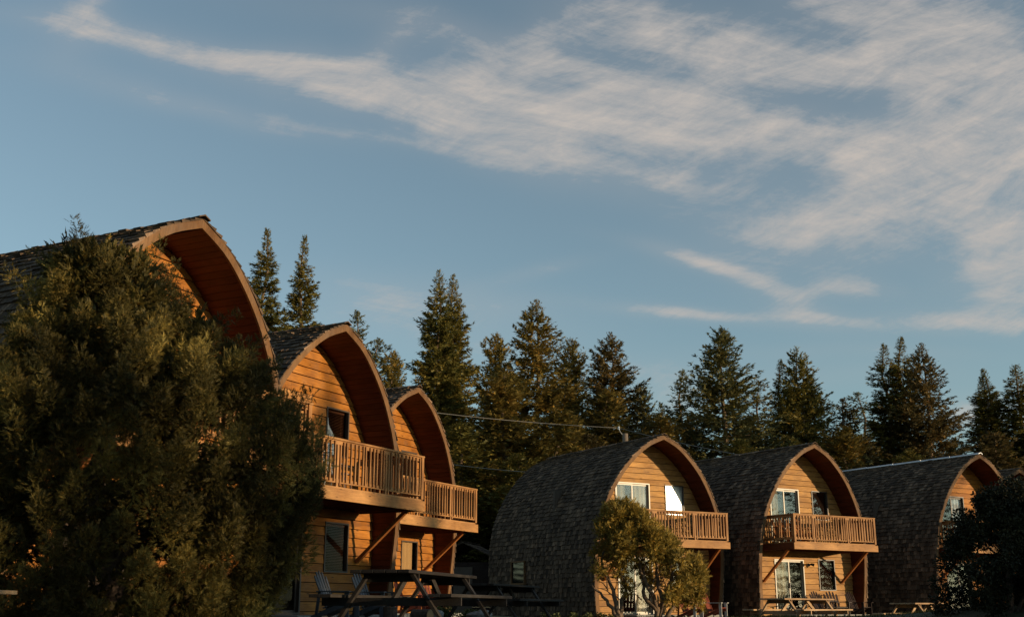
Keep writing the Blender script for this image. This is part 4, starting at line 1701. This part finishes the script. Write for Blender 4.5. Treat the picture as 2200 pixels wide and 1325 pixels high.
# little plants, rocks and logs at the feet of the cabins
for i, (x, y, s, lab) in enumerate([(-1.55, 28.2, .30, 'low garden plant left of the dark picnic table, at the cabin corner'), (-.95, 27.2, .24, 'sunlit low garden plant in the gap between the rows'),
                                    (2.15, 36.4, .30, 'sunlit low shrub at the foot of the shingled roof flank'), (2.95, 37.4, .26, 'low shrub at the front corner of the glare cabin'), (1.25, 37.0, .24, 'low dark shrub under the side window of the glare cabin')]):
    q = random.Random(60 + i)
    b = [(q.uniform(-1, 1) * s, q.uniform(-.6, .6) * s, q.uniform(.3, 1.1) * s * .7, s * q.uniform(.3, .5)) for _ in range(9)]
    leaf_bush('garden_plant', (x, y, gz(x, y)), b, 500, .07, M['plant'], lab, 'plant', 70 + i, 'low plants at the cabin feet', stems=3)


def log_round(loc, r, h, rz, label, lying=False):
    m = MB()
    n = 14
    rg = random.Random(int(r * 1000))
    root = empty('cut_log', loc, rz, label, 'log', 'cut logs by the chairs')
    pts = [(0, 0, 0), (0, 0, h * .5), (0, 0, h)]
    if lying:
        pts = [(0, 0, r), (h * .5, 0, r), (h, 0, r)]
    m.tube(pts, [r, r * .97, r * 1.02], n, False)
    m.build('bark', M['bark'], root)
    m = MB()
    e = Vector(pts[-1]) - Vector(pts[0])
    e.normalize()
    m.tube([Vector(pts[-1]) - e * .03, Vector(pts[-1]) + e * .004], r * .96, n)
    m.tube([Vector(pts[0]) - e * .004, Vector(pts[0]) + e * .03], r * .96, n)
    m.build('cut_face', M['log_end'], root)


log_round((-2.50, 23.9, 0), .15, .30, 0, 'short upright log beside the grey chairs')
log_round((-2.05, 24.2, 0), .13, .42, R_(-30), 'log lying on the ground behind the large picnic table', True)


def rock(loc, s, seed, label):
    import bmesh
    bm = bmesh.new()
    bmesh.ops.create_icosphere(bm, subdivisions=3, radius=s)
    rg = random.Random(seed)
    ph = [rg.uniform(0, 6) for _ in range(6)]
    for v in bm.verts:
        n = v.co.normalized()
        k = 1 + .18 * math.sin(n.x * 3 + ph[0]) + .14 * math.sin(n.y * 4 + ph[1]) + .1 * math.sin(n.z * 5 + ph[2]) + .05 * math.sin(n.x * 11 + ph[3])
        v.co = n * s * k
        v.co.z *= .65
    me = bpy.data.meshes.new('rock')
    bm.to_mesh(me)
    bm.free()
    me.materials.append(M['rock'])
    o = bpy.data.objects.new('garden_rock', me)
    COL.objects.link(o)
    o.location = (loc[0], loc[1], gz(loc[0], loc[1]) + s * .3)
    tag(o, label, 'rock', 'rocks at the cabin corners')


rock((-1.75, 26.6), .22, 1, 'rounded rock behind the large picnic table, near the third cabin')
rock((-.75, 26.4), .26, 2, 'sunlit rock in the gap between the rows')
rock((3.05, 38.0), .20, 3, 'small rock at the front corner of the glare cabin')

# trees that stand outside the picture on the right; the low sun comes through them
GS = 'trees standing right of the view that shade the lawn'
for i, (k, x, y, top, sx, lab) in enumerate([
        ('hem2', 21.5, -.3, 8.2, .52, 'tallest conifer just beyond the right edge, nearest the viewer'),
        ('hem2', 21.5, 3.1, 7.6, .52, 'tall conifer beyond the right edge beside the lawn'),
        ('hem2', 24.5, .1, 5.6, .30, 'slim low conifer beyond the right edge between two taller ones'),
        ('hem1', 22.5, 9.3, 3.7, 1.2, 'wide low conifer beyond the right edge, middle of the row'), ('hem2', 20.0, 13.2, 4.3, 1.6, 'smallest conifer beyond the right edge'),
        ('hem2', 17.5, 18.0, 3.3, 1.0, 'low bushy conifer beyond the right edge, farthest up the lawn'),
        ('narrow1', 54.0, 3.6, 11.4, .9, 'tall narrow spruce far beyond the right edge'), ('narrow2', 60.0, -2.2, 10.4, .9, 'slim spruce farthest beyond the right edge'),
        ('narrow2', 50.0, 11.5, 9.0, .8, 'short spruce far beyond the right edge')]):
    place_tree(k, x, y, top, sx, i * 1.3, lab, 'spruce', GS)


# the wood that encloses the lawn behind and beside the viewer (seen in the window glass)
def enclosing_wood():
    protos = [conifer_tris(91, 16, 3.6, 'wide', .42), conifer_tris(92, 16, 3.2, 'hemlock', .42), conifer_tris(93, 16, 2.6, 'spruce', .42)]
    rg = random.Random(8)
    parts = []
    cx, cy = 5.0, 22.0
    spots = []
    az = 62
    while az < 300:
        if 84 < az < 148:
            spots.append((az, 150, rg.uniform(6.5, 8.5), 1.7))
            az += 2.4
        else:
            spots.append((az, rg.uniform(50, 60), rg.uniform(13, 18), 1.5))
            az += 5.2
    for i, (az, d, h, wd) in enumerate(spots):
        V = protos[i % 3].copy()
        k = h / 16
        a = rg.uniform(0, 6.28)
        ca, sa = math.cos(a), math.sin(a)
        X = (V[..., 0] * ca - V[..., 1] * sa) * wd
        Y = (V[..., 0] * sa + V[..., 1] * ca) * wd
        V[..., 0] = X + cx + d * math.sin(R_(az))
        V[..., 1] = Y + cy + d * math.cos(R_(az))
        V[..., 2] = V[..., 2] * k
        parts.append(V)
    o = tri_object('conifer_wood', np.concatenate(parts), M['spruce'])
    tag(o, 'wood of dark conifers enclosing the lawn behind the viewer', 'wood', kind='stuff')


enclosing_wood()
